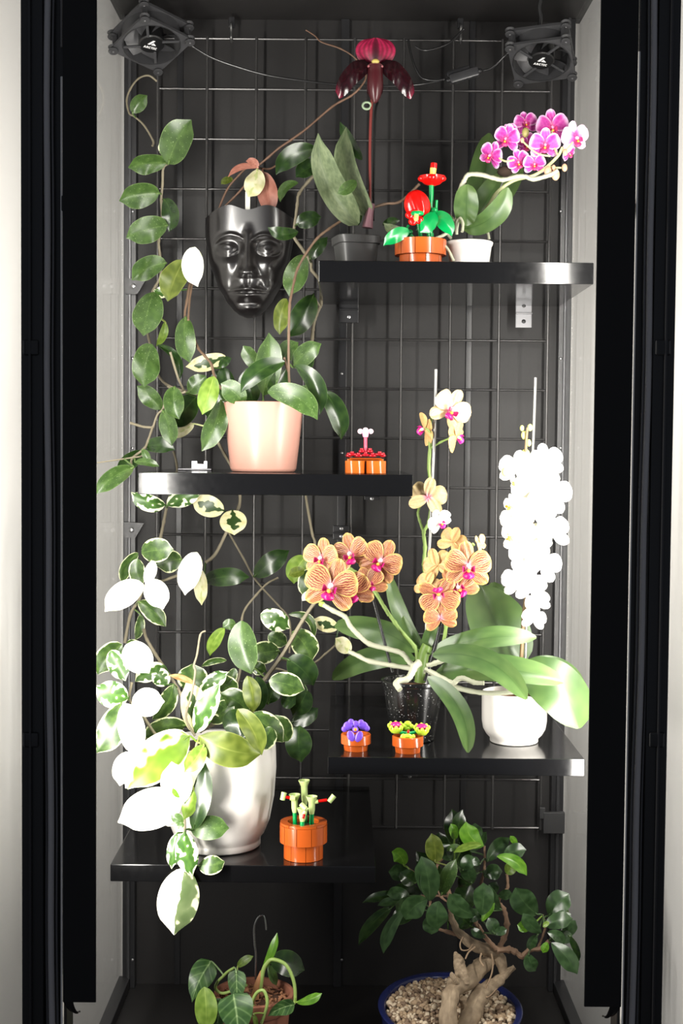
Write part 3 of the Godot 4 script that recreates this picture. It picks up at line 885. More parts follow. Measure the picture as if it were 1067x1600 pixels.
func white_pot_hoya() -> void:
	var z := 0.0
	var y: float = shelf_top["d"]
	var c := Vector3(P(342, 1300, z).x, y, z)
	var o := thing("white_potted_hoya", "trailing plant with cream-edged leaves in the big white pot on the lowest shelf", "potted plant", c)
	var k := S(z)
	var pot := MB.new()
	pot.lathe(px_prof([[0.1, 0.5], [62, 0], [66, 3], [66, 11], [64, 13], [72, 22], [80, 42], [87, 80], [90, 125], [89, 158], [87, 166], [84, 166], [84, 145]], z), 64, c, false)
	part("pot", pot, mat("white_glaze", c8(238, 234, 228), 0.3), o)
	part("soil", MB.new().lathe(px_prof([[85, 152], [40, 157], [0.1, 158]], z), 24, c, false), M["soil"], o)
	var bark: Material = M["stem_grey"]
	var q := PackedVector3Array()
	q.append_array(stems(o, "vine", bark, [
		[2.3, 2.4, -0.10, -0.12, 240, 880, 246, 858, 251, 839, 256, 815, 261, 790, 266, 775],
		[2.6, 2.6, -0.12, -0.13, 321, 879, 337, 865, 356, 827, 373, 792, 375, 771, 374, 758],
		[1.5, 1.4, -0.15, -0.17, 356, 830, 380, 872, 400, 907, 434, 945, 450, 964, 454, 987, 452, 1020],
		[2.0, 2.0, -0.15, -0.14, 476, 762, 480, 790, 488, 835, 492, 850, 494, 900],
		[2.4, 2.4, -0.06, -0.09, 195, 1005, 204, 960, 217, 938, 226, 916, 247, 910, 272, 901, 300, 890, 316, 882],
		[2.6, 2.6, -0.08, 0.01, 222, 970, 225, 985, 230, 1000, 244, 1024, 258, 1045, 264, 1054, 285, 1090, 305, 1140],
		[2.0, 1.5, 0.03, 0.02, 305, 1150, 294, 1132, 291, 1115, 300, 1081, 305, 1050, 303, 1040, 308, 1022, 313, 992, 321, 986],
		[3.6, 2.8, 0.0, -0.07, 312, 1142, 343, 1126, 365, 1112, 385, 1090, 405, 1071, 438, 1028, 475, 966, 494, 939, 505, 930],
		[2.0, 1.6, -0.08, -0.14, 368, 1078, 375, 1050, 378, 1000, 378, 968, 384, 950, 400, 930, 417, 912, 434, 903],
		[1.7, 1.6, -0.07, -0.10, 438, 1030, 462, 1034, 489, 1036, 508, 1022, 523, 1009],
		[2.2, 2.6, 0.03, 0.03, 206, 1066, 202, 1092, 212, 1105, 221, 1113, 232, 1132, 255, 1160, 290, 1165],
		[2.0, 2.0, 0.055, 0.06, 308, 1160, 300, 1190, 290, 1230, 288, 1260, 289, 1296, 290, 1330, 288, 1358],
		[1.8, 1.8, -0.06, -0.05, 365, 1112, 400, 1128, 440, 1150, 455, 1136, 466, 1132],
		[1.6, 1.6, -0.07, -0.05, 405, 1071, 425, 1046, 450, 1050, 470, 1060],
		[1.6, 1.6, -0.05, -0.05, 392, 1092, 398, 1118, 405, 1130],
	], 0.2))
	leaves(o, [
		["splash", 258, 789, 205, 769, 27, -0.11, 6, 0.008, 15], ["splash", 261, 790, 315, 770, 30, -0.10, 3, 0.01, -10], ["inner", 350, 798, 299, 780, 34, -0.11, 1, 0.0, 8], ["inner", 363, 797, 366, 836, 42, -0.11, 0, 0.012, 0],
		["margin", 221, 864, 271, 859, 38, -0.05, 2, 0.006, 0], ["margin", 216, 864, 192, 913, 20, -0.075, -7, 0.0, 20], ["margin", 215, 873, 222, 916, 26, -0.07, -4, 0.0], ["white", 240, 876, 227, 914, 19, -0.04, 1, 0.01, 0],
		["margin", 284, 874, 243, 884, 36, -0.07, -2, 0.0, 12], ["white", 308, 863, 289, 930, 36, -0.07, -3, 0.02, 0], ["cream", 310, 886, 315, 946, 22, -0.09, 1, 0.0, 10], ["dark", 318, 908, 390, 902, 29, -0.12, 4, 0.01, -20],
		["dark", 397, 901, 452, 860, 32, -0.15, 2, 0.0, 12], ["white", 225, 914, 164, 956, 40, -0.02, -6, 0.012, 0], ["white", 232, 907, 255, 952, 38, -0.015, 2, 0.006, 0], ["margin", 216, 940, 259, 979, 28, -0.05, 4, 0.0, 20],
		["margin", 219, 960, 211, 1000, 15, -0.07, 3, 0.0], ["margin", 191, 1007, 153, 1054, 38, 0.0, -5, 0.0, 10], ["splash", 173, 1016, 196, 1064, 32, 0.025, 0, 0.006, 0], ["white", 196, 1008, 233, 1052, 46, 0.035, 2, 0.01, 0],
		["margin", 198, 1004, 223, 1018, 16, -0.02, 3, 0.0], ["splash", 256, 1040, 211, 1065, 28, 0.0, -2, 0.0, 20], ["dry", 304, 1069, 263, 1055, 10, 0.025, -2, 0.006, 20], ["margin", 301, 1080, 301, 1037, 48, -0.02, 0, 0.0, 0],
		["inner", 304, 1146, 291, 1064, 42, 0.015, -6, 0.0, 0], ["splash", 306, 1144, 343, 1068, 34, 0.025, 2, 0.006, 20], ["splash", 313, 1084, 356, 1050, 26, -0.01, 2, 0.0, 15], ["margin", 291, 1133, 223, 1153, 32, 0.01, -4, 0.0, 25],
		["broad", 296, 1150, 199, 1233, 66, 0.045, -6, 0.03, 6], ["lime", 319, 1164, 288, 1207, 28, 0.07, 2, 0.006, 0], ["olive", 312, 1150, 408, 1178, 54, 0.066, -8, 0.0, 0], ["olive", 371, 1108, 409, 1180, 33, 0.06, 6, 0.012, 14],
		["margin", 391, 1118, 442, 1160, 40, 0.045, 4, -0.01, 0], ["margin", 450, 1158, 430, 1117, 34, 0.02, 0, 0.0, 0], ["dark", 468, 1134, 471, 1191, 42, -0.02, -3, 0.01, 0], ["dark", 455, 1129, 497, 1106, 28, -0.05, -3, 0.0, 10],
		["dark", 480, 1078, 457, 1118, 34, -0.05, 2, 0.0], ["margin", 420, 1064, 476, 1078, 37, -0.01, 2, 0.0, 0], ["dark", 449, 1030, 490, 1071, 44, -0.03, 5, 0.0, 0], ["margin", 457, 988, 487, 1033, 41, -0.06, 5, 0.0, 10],
		["splash", 407, 960, 453, 982, 34, -0.07, 2, 0.0, 0], ["margin", 419, 992, 449, 1006, 26, -0.09, 0, 0.0], ["margin", 436, 1017, 388, 1029, 36, -0.06, -3, 0.0, 0], ["hoya", 377, 970, 393, 1053, 45, -0.02, -5, 0.012, -18],
		["lime", 351, 982, 328, 1025, 20, -0.05, -5, 0.0, 20], ["hoya", 368, 974, 348, 981, 17, -0.05, -2, 0.0], ["margin", 354, 1032, 314, 1042, 10, -0.04, -4, 0.0], ["margin", 392, 1040, 416, 1048, 22, -0.05, 0, 0.0],
		["olive", 386, 1056, 395, 1114, 29, 0.0, 4, 0.004, 10], ["margin", 388, 1112, 344, 1084, 36, 0.0, -4, 0.0, 10], ["dark", 401, 1057, 399, 1116, 27, -0.015, 5, 0.0], ["margin", 367, 1044, 350, 1072, 18, -0.03, 2, 0.0],
		["margin", 451, 960, 490, 1000, 13, -0.1, 18, 0.0, 15], ["inner", 529, 981, 488, 968, 24, -0.11, 1, 0.0, 0], ["cream", 545, 1021, 524, 997, 24, -0.1, -2, 0.0, 0], ["lime", 478, 870, 459, 912, 34, -0.12, -5, 0.0],
		["margin", 490, 888, 478, 934, 29, -0.11, -4, 0.0], ["olive", 475, 890, 451, 899, 17, -0.10, 0, 0.006], ["white", 483, 924, 472, 939, 11, -0.09, 0, 0.0],
		["splash", 200, 1091, 150, 1072, 42, 0.045, 3, 0.006, 8], ["margin", 189, 1099, 151, 1176, 46, 0.05, 6, 0.006, 0], ["white", 194, 1099, 212, 1184, 42, 0.06, 3, 0.0, 0], ["white", 206, 1100, 257, 1096, 45, 0.065, 1, 0.006, 0],
		["margin", 271, 1070, 238, 1125, 30, 0.0, 6, 0.0, 15], ["white", 206, 1175, 187, 1228, 38, 0.06, -2, 0.0, 0], ["white", 232, 1178, 196, 1232, 34, 0.05, 0, 0.0], ["white", 285, 1252, 184, 1285, 64, 0.058, -4, 0.008, 0],
		["white", 287, 1255, 268, 1190, 50, 0.07, 2, 0.006, 0], ["lime", 303, 1230, 287, 1281, 24, 0.066, 2, 0.0, 0], ["dark", 301, 1296, 321, 1192, 32, 0.063, -4, 0.0, 16], ["hoya", 298, 1297, 358, 1294, 38, 0.060, 2, 0.0, 10],
		["margin", 310, 1353, 351, 1346, 30, 0.066, -2, 0.0, 8], ["splash", 289, 1300, 301, 1368, 36, 0.070, -3, 0.006, 8], ["splash", 277, 1302, 268, 1358, 20, 0.064, -2, 0.0], ["half", 290, 1356, 272, 1461, 66, 0.066, -3, 0.006, 0],
		["hoya", 286, 1286, 267, 1272, 16, 0.08, 0, 0.0], ["young", 281, 1246, 270, 1231, 8, 0.09, 2, 0.0], ["hoya", 288, 1288, 274, 1292, 10, 0.09, 0, 0.0], ["white", 262, 1290, 250, 1240, 44, 0.06, 0, 0.0, 0], ["white", 310, 1240, 296, 1180, 40, 0.06, 0, 0.0, 0],
		["margin", 362, 1116, 330, 1088, 36, 0.0, 0, 0.0, 0], ["dark", 402, 1122, 378, 1154, 42, 0.03, 3, 0.0, 0], ["margin", 328, 1128, 366, 1096, 32, 0.0, 0, 0.0, 10], ["margin", 424, 1136, 398, 1168, 36, 0.045, 3, 0.0, 0], ["dark", 350, 1138, 388, 1118, 42, 0.02, 0, 0.0, 0],
		["margin", 436, 1150, 414, 1132, 28, 0.02, 0, 0.0, 0], ["dark", 418, 1100, 432, 1064, 30, -0.03, 0, 0.0], ["margin", 340, 1060, 372, 1084, 30, -0.02, 0, 0.0], ["dark", 400, 1030, 420, 1010, 26, -0.07, 0, 0.0], ["margin", 262, 1150, 240, 1180, 34, 0.02, 0, 0.0],
		["splash", 262, 1070, 240, 1046, 28, 0.0, 0, 0.0], ["margin", 176, 1040, 160, 1010, 26, -0.01, 0, 0.0], ["dark", 440, 1090, 462, 1100, 26, -0.04, 0, 0.0],
	], q, 0.022)


# ---------------------------------------------------------------- orchids
var petal_meshes := {}


# a petal that grows from the origin along +y, of length one; cup > 0 bends it towards +z
func petal_mesh(kind: String) -> ArrayMesh:
	if kind in petal_meshes:
		return petal_meshes[kind]
	var d = {"wing": [0.98, 0.72, 0.40, 0.10, 0.12], "sepal": [0.60, 0.62, 0.46, 0.02, 0.08], "round": [1.04, 0.62, 0.36, 0.1, 0.16], "long": [0.5, 0.7, 0.6, 0.05, 0.04], "hood": [1.0, 0.6, 0.42, 0.34, 0.10], "drop": [0.4, 0.5, 0.62, -0.3, -0.05]}[kind]
	var mb := MB.new()
	mb.grid(12, 14, func(a, t):
		var s = 2 * a - 1
		var h = 0.5 * d[0] * maxf(profile(clampf(t, 0.003, 0.997), d[1], d[2]), 0.05)
		return Vector3(s * h, t, d[3] * sin(t * 2.4) * 0.5 - d[4] * s * s * sin(t * PI) - 0.22 * t * t * absf(d[3]) + 0.02 * sin(s * 7 + t * 5)))
	petal_meshes[kind] = mb.mesh()
	return petal_meshes[kind]


func petal_texture(kind: String) -> ImageTexture:
	var n := noise(0.05, kind.hash() % 911)
	return paint(96, 128, func(u, v):
		var s = absf(2 * u - 1)
		var a = n.get_noise_2d(u * 96, v * 128)
		var c: Color
		match kind:
			"orange":
				c = mix3(c8(190, 130, 94), c8(196, 142, 92), v + a)
				c = mix3(c, c8(206, 168, 96), smoothstep(0.78, 0.98, maxf(s, v)))
				var f = (u - 0.5) / (0.25 + 0.75 * sin(clampf(v, 0, 1) * 2.2 + 0.3)) * 19.0 + a * 0.8
				var line = smoothstep(-0.1, 0.7, sin(f * 3.3))
				c = mix3(c, c8(104, 34, 30), line * 0.9 * smoothstep(0.98, 0.82, maxf(s, v)) * smoothstep(0.0, 0.14, v))
				c = mix3(c, c8(214, 136, 166), smoothstep(0.26, 0.02, v) * 0.85)
			"yellow":
				c = mix3(c8(196, 156, 96), c8(204, 172, 116), 0.5 + a)
				c = mix3(c, c8(182, 128, 86), smoothstep(0.6, 0.1, s) * 0.4)
			"purple":
				c = mix3(c8(196, 60, 160), c8(176, 40, 140), 0.5 + a)
				c = mix3(c, c8(236, 190, 226), smoothstep(0.66, 0.96, maxf(s, v)))
				c = mix3(c, c8(206, 84, 130), smoothstep(0.35, 0.05, v) * 0.8)
			"pale":
				c = mix3(c8(226, 168, 216), c8(244, 220, 240), v + a)
				c = mix3(c, c8(196, 70, 150), smoothstep(0.5, 0.1, v))
			"white":
				c = mix3(c8(248, 247, 240), c8(252, 251, 246), 0.5 + a)
			"blush":
				c = mix3(c8(190, 168, 120), c8(196, 178, 136), 0.5 + a)
				c = mix3(c, c8(214, 150, 140), smoothstep(0.1, 0.7, sin((u - 0.5) * 60)) * 0.35 * smoothstep(0.95, 0.6, maxf(s, v)))
				c = mix3(c, c8(214, 110, 160), smoothstep(0.3, 0.03, v) * 0.7)
			"maroon":
				c = mix3(c8(26, 7, 11), c8(42, 10, 17), 0.5 + a)
				c = mix3(c, c8(110, 20, 46), smoothstep(0.86, 1.0, v))
			"stripes":
				c = mix3(c8(150, 16, 60), c8(176, 30, 78), 0.5 + a)
				var f2 = pow(absf(sin((u - 0.5) * 30.0 / (0.5 + 0.6 * sin(v * 2.6)))), 2.0)
				c = mix3(c, c8(92, 8, 34), f2 * 0.6)
				c = mix3(c, c8(48, 8, 20), smoothstep(0.5, 0.1, s + v * 0.28) * 0.95)
		return c)


func petal_mat(kind: String) -> StandardMaterial3D:
	var key := "petal_" + kind
	if key not in M:
		mat(key, Color.WHITE, 0.2 if kind == "maroon" else 0.5, 0, petal_texture(kind), 0.1 if kind == "maroon" else 0.35)
	return M[key]


# one moth orchid bloom: centre in pixels, depth, width in pixels; spin in the picture, turned to the side (yaw) and up or down (pitch) in degrees
func bloom(root: Node3D, kind: String, lip: String, x: float, y: float, z: float, d: float, spin := 0.0, yaw := 0.0, pitch := 0.0, shape := "wing") -> Node3D:
	var o := Node3D.new()
	o.name = numbered("bloom", root)
	root.add_child(o, true)
	var c := P(x, y, z)
	var look := (CAM - c).normalized()
	var b := Basis.looking_at(-look, Vector3.UP)
	b = b * Basis(Vector3.UP, deg_to_rad(yaw)) * Basis(Vector3.RIGHT, deg_to_rad(-pitch)) * Basis(Vector3.BACK, deg_to_rad(spin))
	o.transform = Transform3D(b, c - root.position)
	var k := d * S(z)
	var pm := petal_mat(kind)
	for a in [0.0, 128.0, -128.0]:
		piece("sepal", petal_mesh("sepal"), pm, o, Transform3D(Basis(Vector3.BACK, deg_to_rad(a + rng.randf_range(-5, 5))) * Basis(Vector3.RIGHT, deg_to_rad(rng.randf_range(-10, 4))) * Basis.from_scale(Vector3.ONE * k * 0.56), Vector3(0, 0, -0.03 * k)))
	for a in [68.0, -68.0]:
		piece("petal", petal_mesh(shape), pm, o, Transform3D(Basis(Vector3.BACK, deg_to_rad(a + rng.randf_range(-6, 6))) * Basis(Vector3.RIGHT, deg_to_rad(rng.randf_range(-6, 10))) * Basis.from_scale(Vector3.ONE * k * 0.53), Vector3(0, 0, 0.02 * k)))
	if lip == "":
		return o
	var lc: Color = {"magenta": c8(176, 12, 104), "rose": c8(206, 60, 120), "gold": c8(240, 190, 70), "violet": c8(196, 40, 140)}[lip]
	var lm := mat("lip_" + lip, lc, 0.35)
	var col := mat("column_" + kind, {"white": c8(250, 248, 240), "purple": c8(236, 150, 190), "pale": c8(240, 190, 220)}.get(kind, c8(240, 206, 216)), 0.4)
	piece("column", MB.new().ball(Vector3(0, 0.01, 0.09) * k, Vector3(0.05, 0.06, 0.09) * k), col, o)
	var m := MB.new()
	m.grid(8, 8, func(a, t):
		var s = 2 * a - 1
		return Vector3(s * 0.13 * profile(clampf(t, 0.02, 0.97), 0.8, 0.4), -0.08 - 0.19 * t, 0.06 + 0.15 * sin(t * 2.2) - 0.09 * s * s) * k)
	piece("lip", m, lm, o)
	for s in [-1, 1]:
		var w := MB.new()
		w.grid(5, 6, func(a, t):
			return Vector3(s * (0.06 + 0.075 * sin(t * 2.0)), -0.08 + 0.14 * (a - 0.3) * profile(clampf(t, 0.05, 0.95), 0.5, 0.4), 0.05 + 0.17 * t) * k)
		piece("lip_lobe", w, lm, o)
	piece("lip_callus", MB.new().ball(Vector3(0, -0.09, 0.13) * k, Vector3(0.045, 0.04, 0.05) * k, Basis.IDENTITY, 8, 6), mat("callus", c8(242, 176, 60), 0.45), o)
	return o


func bud(root: Node3D, x: float, y: float, z: float, r: float, m: Material, dx := 0.0, dy := 1.0) -> void:
	var c := P(x, y, z)
	var up := Vector3(dx, -dy, 0.2).normalized()
	var sx := up.cross(Vector3.BACK).normalized()
	part("bud", MB.new().ball(c, Vector3(r * 0.8, r * 1.15, r * 0.8) * S(z), Basis(sx, up, sx.cross(up)), 12, 8), m, root)


func slipper_orchid() -> void:
	var z := -0.12
	var y: float = shelf_top["a"]
	var c := Vector3(P(556, 400, z).x, y, z)
	var k := S(z)
	var o := thing("slipper_orchid", "slipper orchid with one dark maroon flower in a black pot on the topmost shelf", "potted plant", c)
	# a squarish nursery pot
	var pot := MB.new()
	var sq := func(r: float, h: float, a: float) -> Vector3:
		var t := TAU * a
		var e := pow(pow(absf(cos(t)), 5) + pow(absf(sin(t)), 5), -1.0 / 5)
		return c + Basis(Vector3.UP, 0.25) * Vector3(r * e * cos(t), h, -r * e * sin(t)) * k
	var prof := [[26, 0], [27, 1], [31, 44], [34, 45], [35, 56], [33.5, 57], [32, 55], [31, 46]]
	for j in prof.size() - 1:
		pot.grid(48, 1, func(a, b): return sq.call(lerpf(prof[j][0], prof[j + 1][0], b), lerpf(prof[j][1], prof[j + 1][1], b), a))
	part("pot", pot, mat("nursery_black", c8(66, 66, 66), 0.4), o)
	part("soil", MB.new().lathe(px_prof([[29, 48], [0.1, 52]], z), 20, c, false), M["soil"], o)
	var heart := PackedVector3Array([P(562, 350, z), P(572, 348, z), P(580, 345, z)])
	leaves(o, [
		["paph", 560, 350, 497, 208, 44, z + 0.012, 16, 0.02, -20], ["paph", 580, 336, 541, 198, 38, z, 18, -0.005, 18], ["dark", 566, 250, 531, 190, 18, z - 0.03, 3, 0.0], ["dark", 548, 350, 517, 262, 26, z - 0.02, 5, 0.0],
		["paph", 640, 366, 599, 348, 18, z - 0.02, 5, 0.006, 10], ["dark", 560, 352, 548, 270, 30, z - 0.03, 4, 0.0], ["dark", 598, 352, 625, 345, 12, z - 0.02, 3, 0.0],
	], heart, 0.012)
	var red := mat("scape_red", c8(116, 44, 40), 0.5)
	stem(o, "sheath", mat("sheath", c8(120, 84, 92), 0.55), [9, 4, z, z, 574, 356, 577, 335, 582, 318])
	stem(o, "scape", red, [2.2, 2.4, z, z - 0.02, 578, 345, 578, 280, 578, 225, 580, 170, 584, 130, 586, 110])
	stem(o, "support_rod", mat("rod_black", c8(28, 28, 28), 0.25), [2, 2, z - 0.01, z - 0.03, 583, 345, 584, 260, 586, 180, 590, 160])
	var ring := PackedVector3Array()
	for i in 19:
		var a := TAU * i / 18.0
		ring.append(P(573 + 6.5 * cos(a), 165 + 5.5 * sin(a), z - 0.012))
	part("support_clip", MB.new().tube(ring, PackedFloat32Array([0.0012]), 6), mat("clip_green", c8(150, 170, 140), 0.4), o)
	# the flower
	var f := Node3D.new()
	f.name = "bloom"
	o.add_child(f)
	var zf := z - 0.008
	var fc := P(586, 108, zf)
	f.position = fc - c
	var u := S(zf)
	var st := petal_mat("stripes")
	var ma := petal_mat("maroon")
	piece("dorsal_sepal", petal_mesh("hood"), st, f, Transform3D(Basis.from_scale(Vector3(62, 48, 46) * u), Vector3(0.5, 0, -3) * u))
	piece("lower_sepal", petal_mesh("sepal"), ma, f, Transform3D(Basis(Vector3.BACK, PI) * Basis.from_scale(Vector3.ONE * 44 * u), Vector3(0, 0, -6) * u))
	for s in [-1.0, 1.0]:
		var w := MB.new()
		w.grid(10, 18, func(a, t):
			var q = 2 * a - 1
			var h = 15.0 * maxf(profile(clampf(t, 0.01, 0.99), 0.42, 0.3), 0.1)
			var dir = Vector2(0.92, -0.4 - 0.75 * t)
			var cx = 6 + 52 * t
			var cy = 6 - 12 * t - 36 * t * t
			return Vector3(s * (cx + q * h * 0.45), cy + q * h * 0.9, 4 + 12 * sin(t * 2.6) - 3 * q * q + 1.6 * sin(t * 16 + q)) * u, s < 0)
		piece("petal", w, ma, f)
	var pouch := MB.new()
	pouch.lathe([[0.2, -58], [4, -55.5], [8.5, -48], [11.5, -36], [12.3, -24], [11.5, -12], [11, -5], [12.5, -1], [11, -1.5], [9, -10]].map(func(p): return Vector2(p[0], p[1]) * u), 24, Vector3(0, 2, 14) * u, false)
	piece("pouch", pouch, mat("pouch_maroon", c8(66, 22, 27), 0.28), f)
	piece("pouch_rim", MB.new().ball(Vector3(0, 0, 16) * u, Vector3(12.5, 5, 9) * u), mat("rim_rose", c8(170, 104, 108), 0.4), f)
	piece("staminode", MB.new().ball(Vector3(0, 6, 20) * u, Vector3(6, 4.5, 4) * u), mat("stam_yellow", c8(196, 176, 96), 0.45), f)


func pebble(mb: MB, c: Vector3, r: float) -> void:
	var b := Basis.from_euler(Vector3(rng.randf() * TAU, rng.randf() * TAU, rng.randf() * TAU))
	var q := Vector3(r * rng.randf_range(0.75, 1.25), r * rng.randf_range(0.5, 0.85), r * rng.randf_range(0.7, 1.05))
	var s := mb.v.size()
	mb.ball(c, q, b, 6, 4)
	for k in range(s, mb.v.size()):
		mb.v[k] += (mb.v[k] - c) * 0.12 * sin(k * 12.9898 + c.x * 7000)


func root_line(o: Node3D, rows: Array, m: Material) -> void:
	for r in rows:
		stem(o, "root", m, r, 8, 0.16)


func purple_orchid() -> void:
	var z := -0.085
	var y: float = shelf_top["a"]
	var c := Vector3(P(733, 390, z).x, y, z)
	var k := S(z)
	var o := thing("purple_orchid", "moth orchid with clustered purple flowers in a white pot on the topmost shelf", "potted plant", c)
	part("pot", MB.new().lathe(px_prof([[0.1, 0.4], [29, 0], [30, 2], [34.5, 36], [36, 38], [37, 42], [35.5, 43.5], [34, 42], [32, 34]], z), 48, c, false), mat("white_plastic", c8(240, 239, 234), 0.4), o)
	part("bark", MB.new().lathe(px_prof([[34, 36], [20, 40], [0.1, 42]], z), 20, c, false), mat("bark", c8(124, 88, 66), 0.9), o)
	var heart := PackedVector3Array([P(727, 356, z), P(735, 356, z), P(742, 350, z)])
	leaves(o, [
		["phal", 733, 350, 765, 208, 46, z - 0.05, -6, -0.02, -15], ["phal", 740, 350, 787, 272, 38, z - 0.02, 2, 0.0, 15], ["phal", 748, 348, 815, 258, 26, z - 0.03, -6, -0.01, 0],
		["phal", 728, 353, 729, 288, 38, z + 0.022, 0, 0.006, 10], ["phal", 724, 358, 793, 293, 34, z + 0.012, -17, 0.02, -24], ["phal", 714, 352, 694, 332, 16, z - 0.02, 3, 0.0],
	], heart, 0.012)
	var white := mat("root_white", c8(160, 162, 140), 0.6)
	root_line(o, [
		[3.6, 3.4, z + 0.02, z + 0.04, 712, 362, 716, 330, 719, 297, 725, 283, 732, 273, 751, 273, 770, 278, 786, 281, 808, 276, 821, 276, 834, 280, 860, 273, 872, 266],
		[2.6, 2.4, z + 0.02, z + 0.035, 713, 366, 714, 348, 719, 341, 723, 350, 722, 362], [2.6, 2.2, z + 0.03, z + 0.03, 705, 360, 692, 368, 681, 373, 690, 380, 700, 390, 709, 408],
		[2.2, 2.2, z, z, 748, 362, 755, 358, 762, 364, 764, 374], [2.4, 2.4, z, z + 0.02, 704, 372, 698, 362, 706, 344, 714, 346],
	], white)
	var sp := mat("spike_pale", c8(186, 192, 140), 0.5)
	stems(o, "flower_spike", sp, [[2.8, 2.4, z, z + 0.03, 745, 350, 765, 318, 778, 299, 803, 282, 834, 274, 855, 260, 872, 243, 879, 230], [1.8, 1.4, z + 0.03, z + 0.03, 855, 260, 866, 262, 872, 262, 882, 262], [1.8, 1.4, z + 0.03, z + 0.02, 803, 250, 790, 252, 780, 247], [1.6, 1.4, z + 0.03, z + 0.02, 860, 244, 840, 240, 822, 226, 815, 218], [1.6, 1.4, z + 0.03, z + 0.02, 872, 243, 866, 230, 862, 205], [1.5, 1.4, z + 0.03, z + 0.03, 876, 232, 884, 234, 895, 222]])
	stem(o, "support_rod", mat("rod_grey", c8(120, 120, 120), 0.3, 0.6), [1.2, 1.2, z, z - 0.02, 752, 360, 756, 350, 800, 250, 825, 180])
	for f in [["purple", 821, 193, -0.01, 36, 8, 10, 15], ["purple", 825, 226, -0.005, 34, -12, -20, -10], ["purple", 862, 199, 0.0, 50, 6, 12, 0], ["purple", 791.5, 217, 0.01, 42, -10, -22, 0], ["purple", 767, 243, 0.005, 40, -24, -35, -5], ["purple", 811, 253, 0.012, 36, 20, -15, -10], ["purple", 835, 256, 0.02, 34, 4, 0, -8], ["purple", 851, 226, 0.026, 46, -4, 8, -4], ["pale", 899, 216, 0.022, 48, 10, 35, 0], ["purple", 889, 240, 0.016, 24, 40, 40, -20], ["purple", 796, 206, 0.0, 26, 30, -10, 10]]:
		bloom(o, f[0], "rose", f[1], f[2], z + f[3], f[4], f[5], f[6], f[7], "round")
	var pb := mat("bud_peach", c8(214, 166, 132), 0.45)
	var gb := mat("bud_green", c8(150, 140, 84), 0.45)
	for q in [[856, 268, 7.5], [868, 273, 8], [882, 262, 5.5], [883, 238, 5], [865, 262, 4]]:
		bud(o, q[0], q[1], z + 0.035, q[2], pb)
	bud(o, 821, 207, z + 0.015, 7, gb)
	bud(o, 816, 219, z + 0.02, 4, pb)
	part("root_knot", MB.new().ball(P(789, 268, z + 0.0), Vector3(0.0075, 0.005, 0.006), Basis.IDENTITY, 9, 6), M["soil"], o)


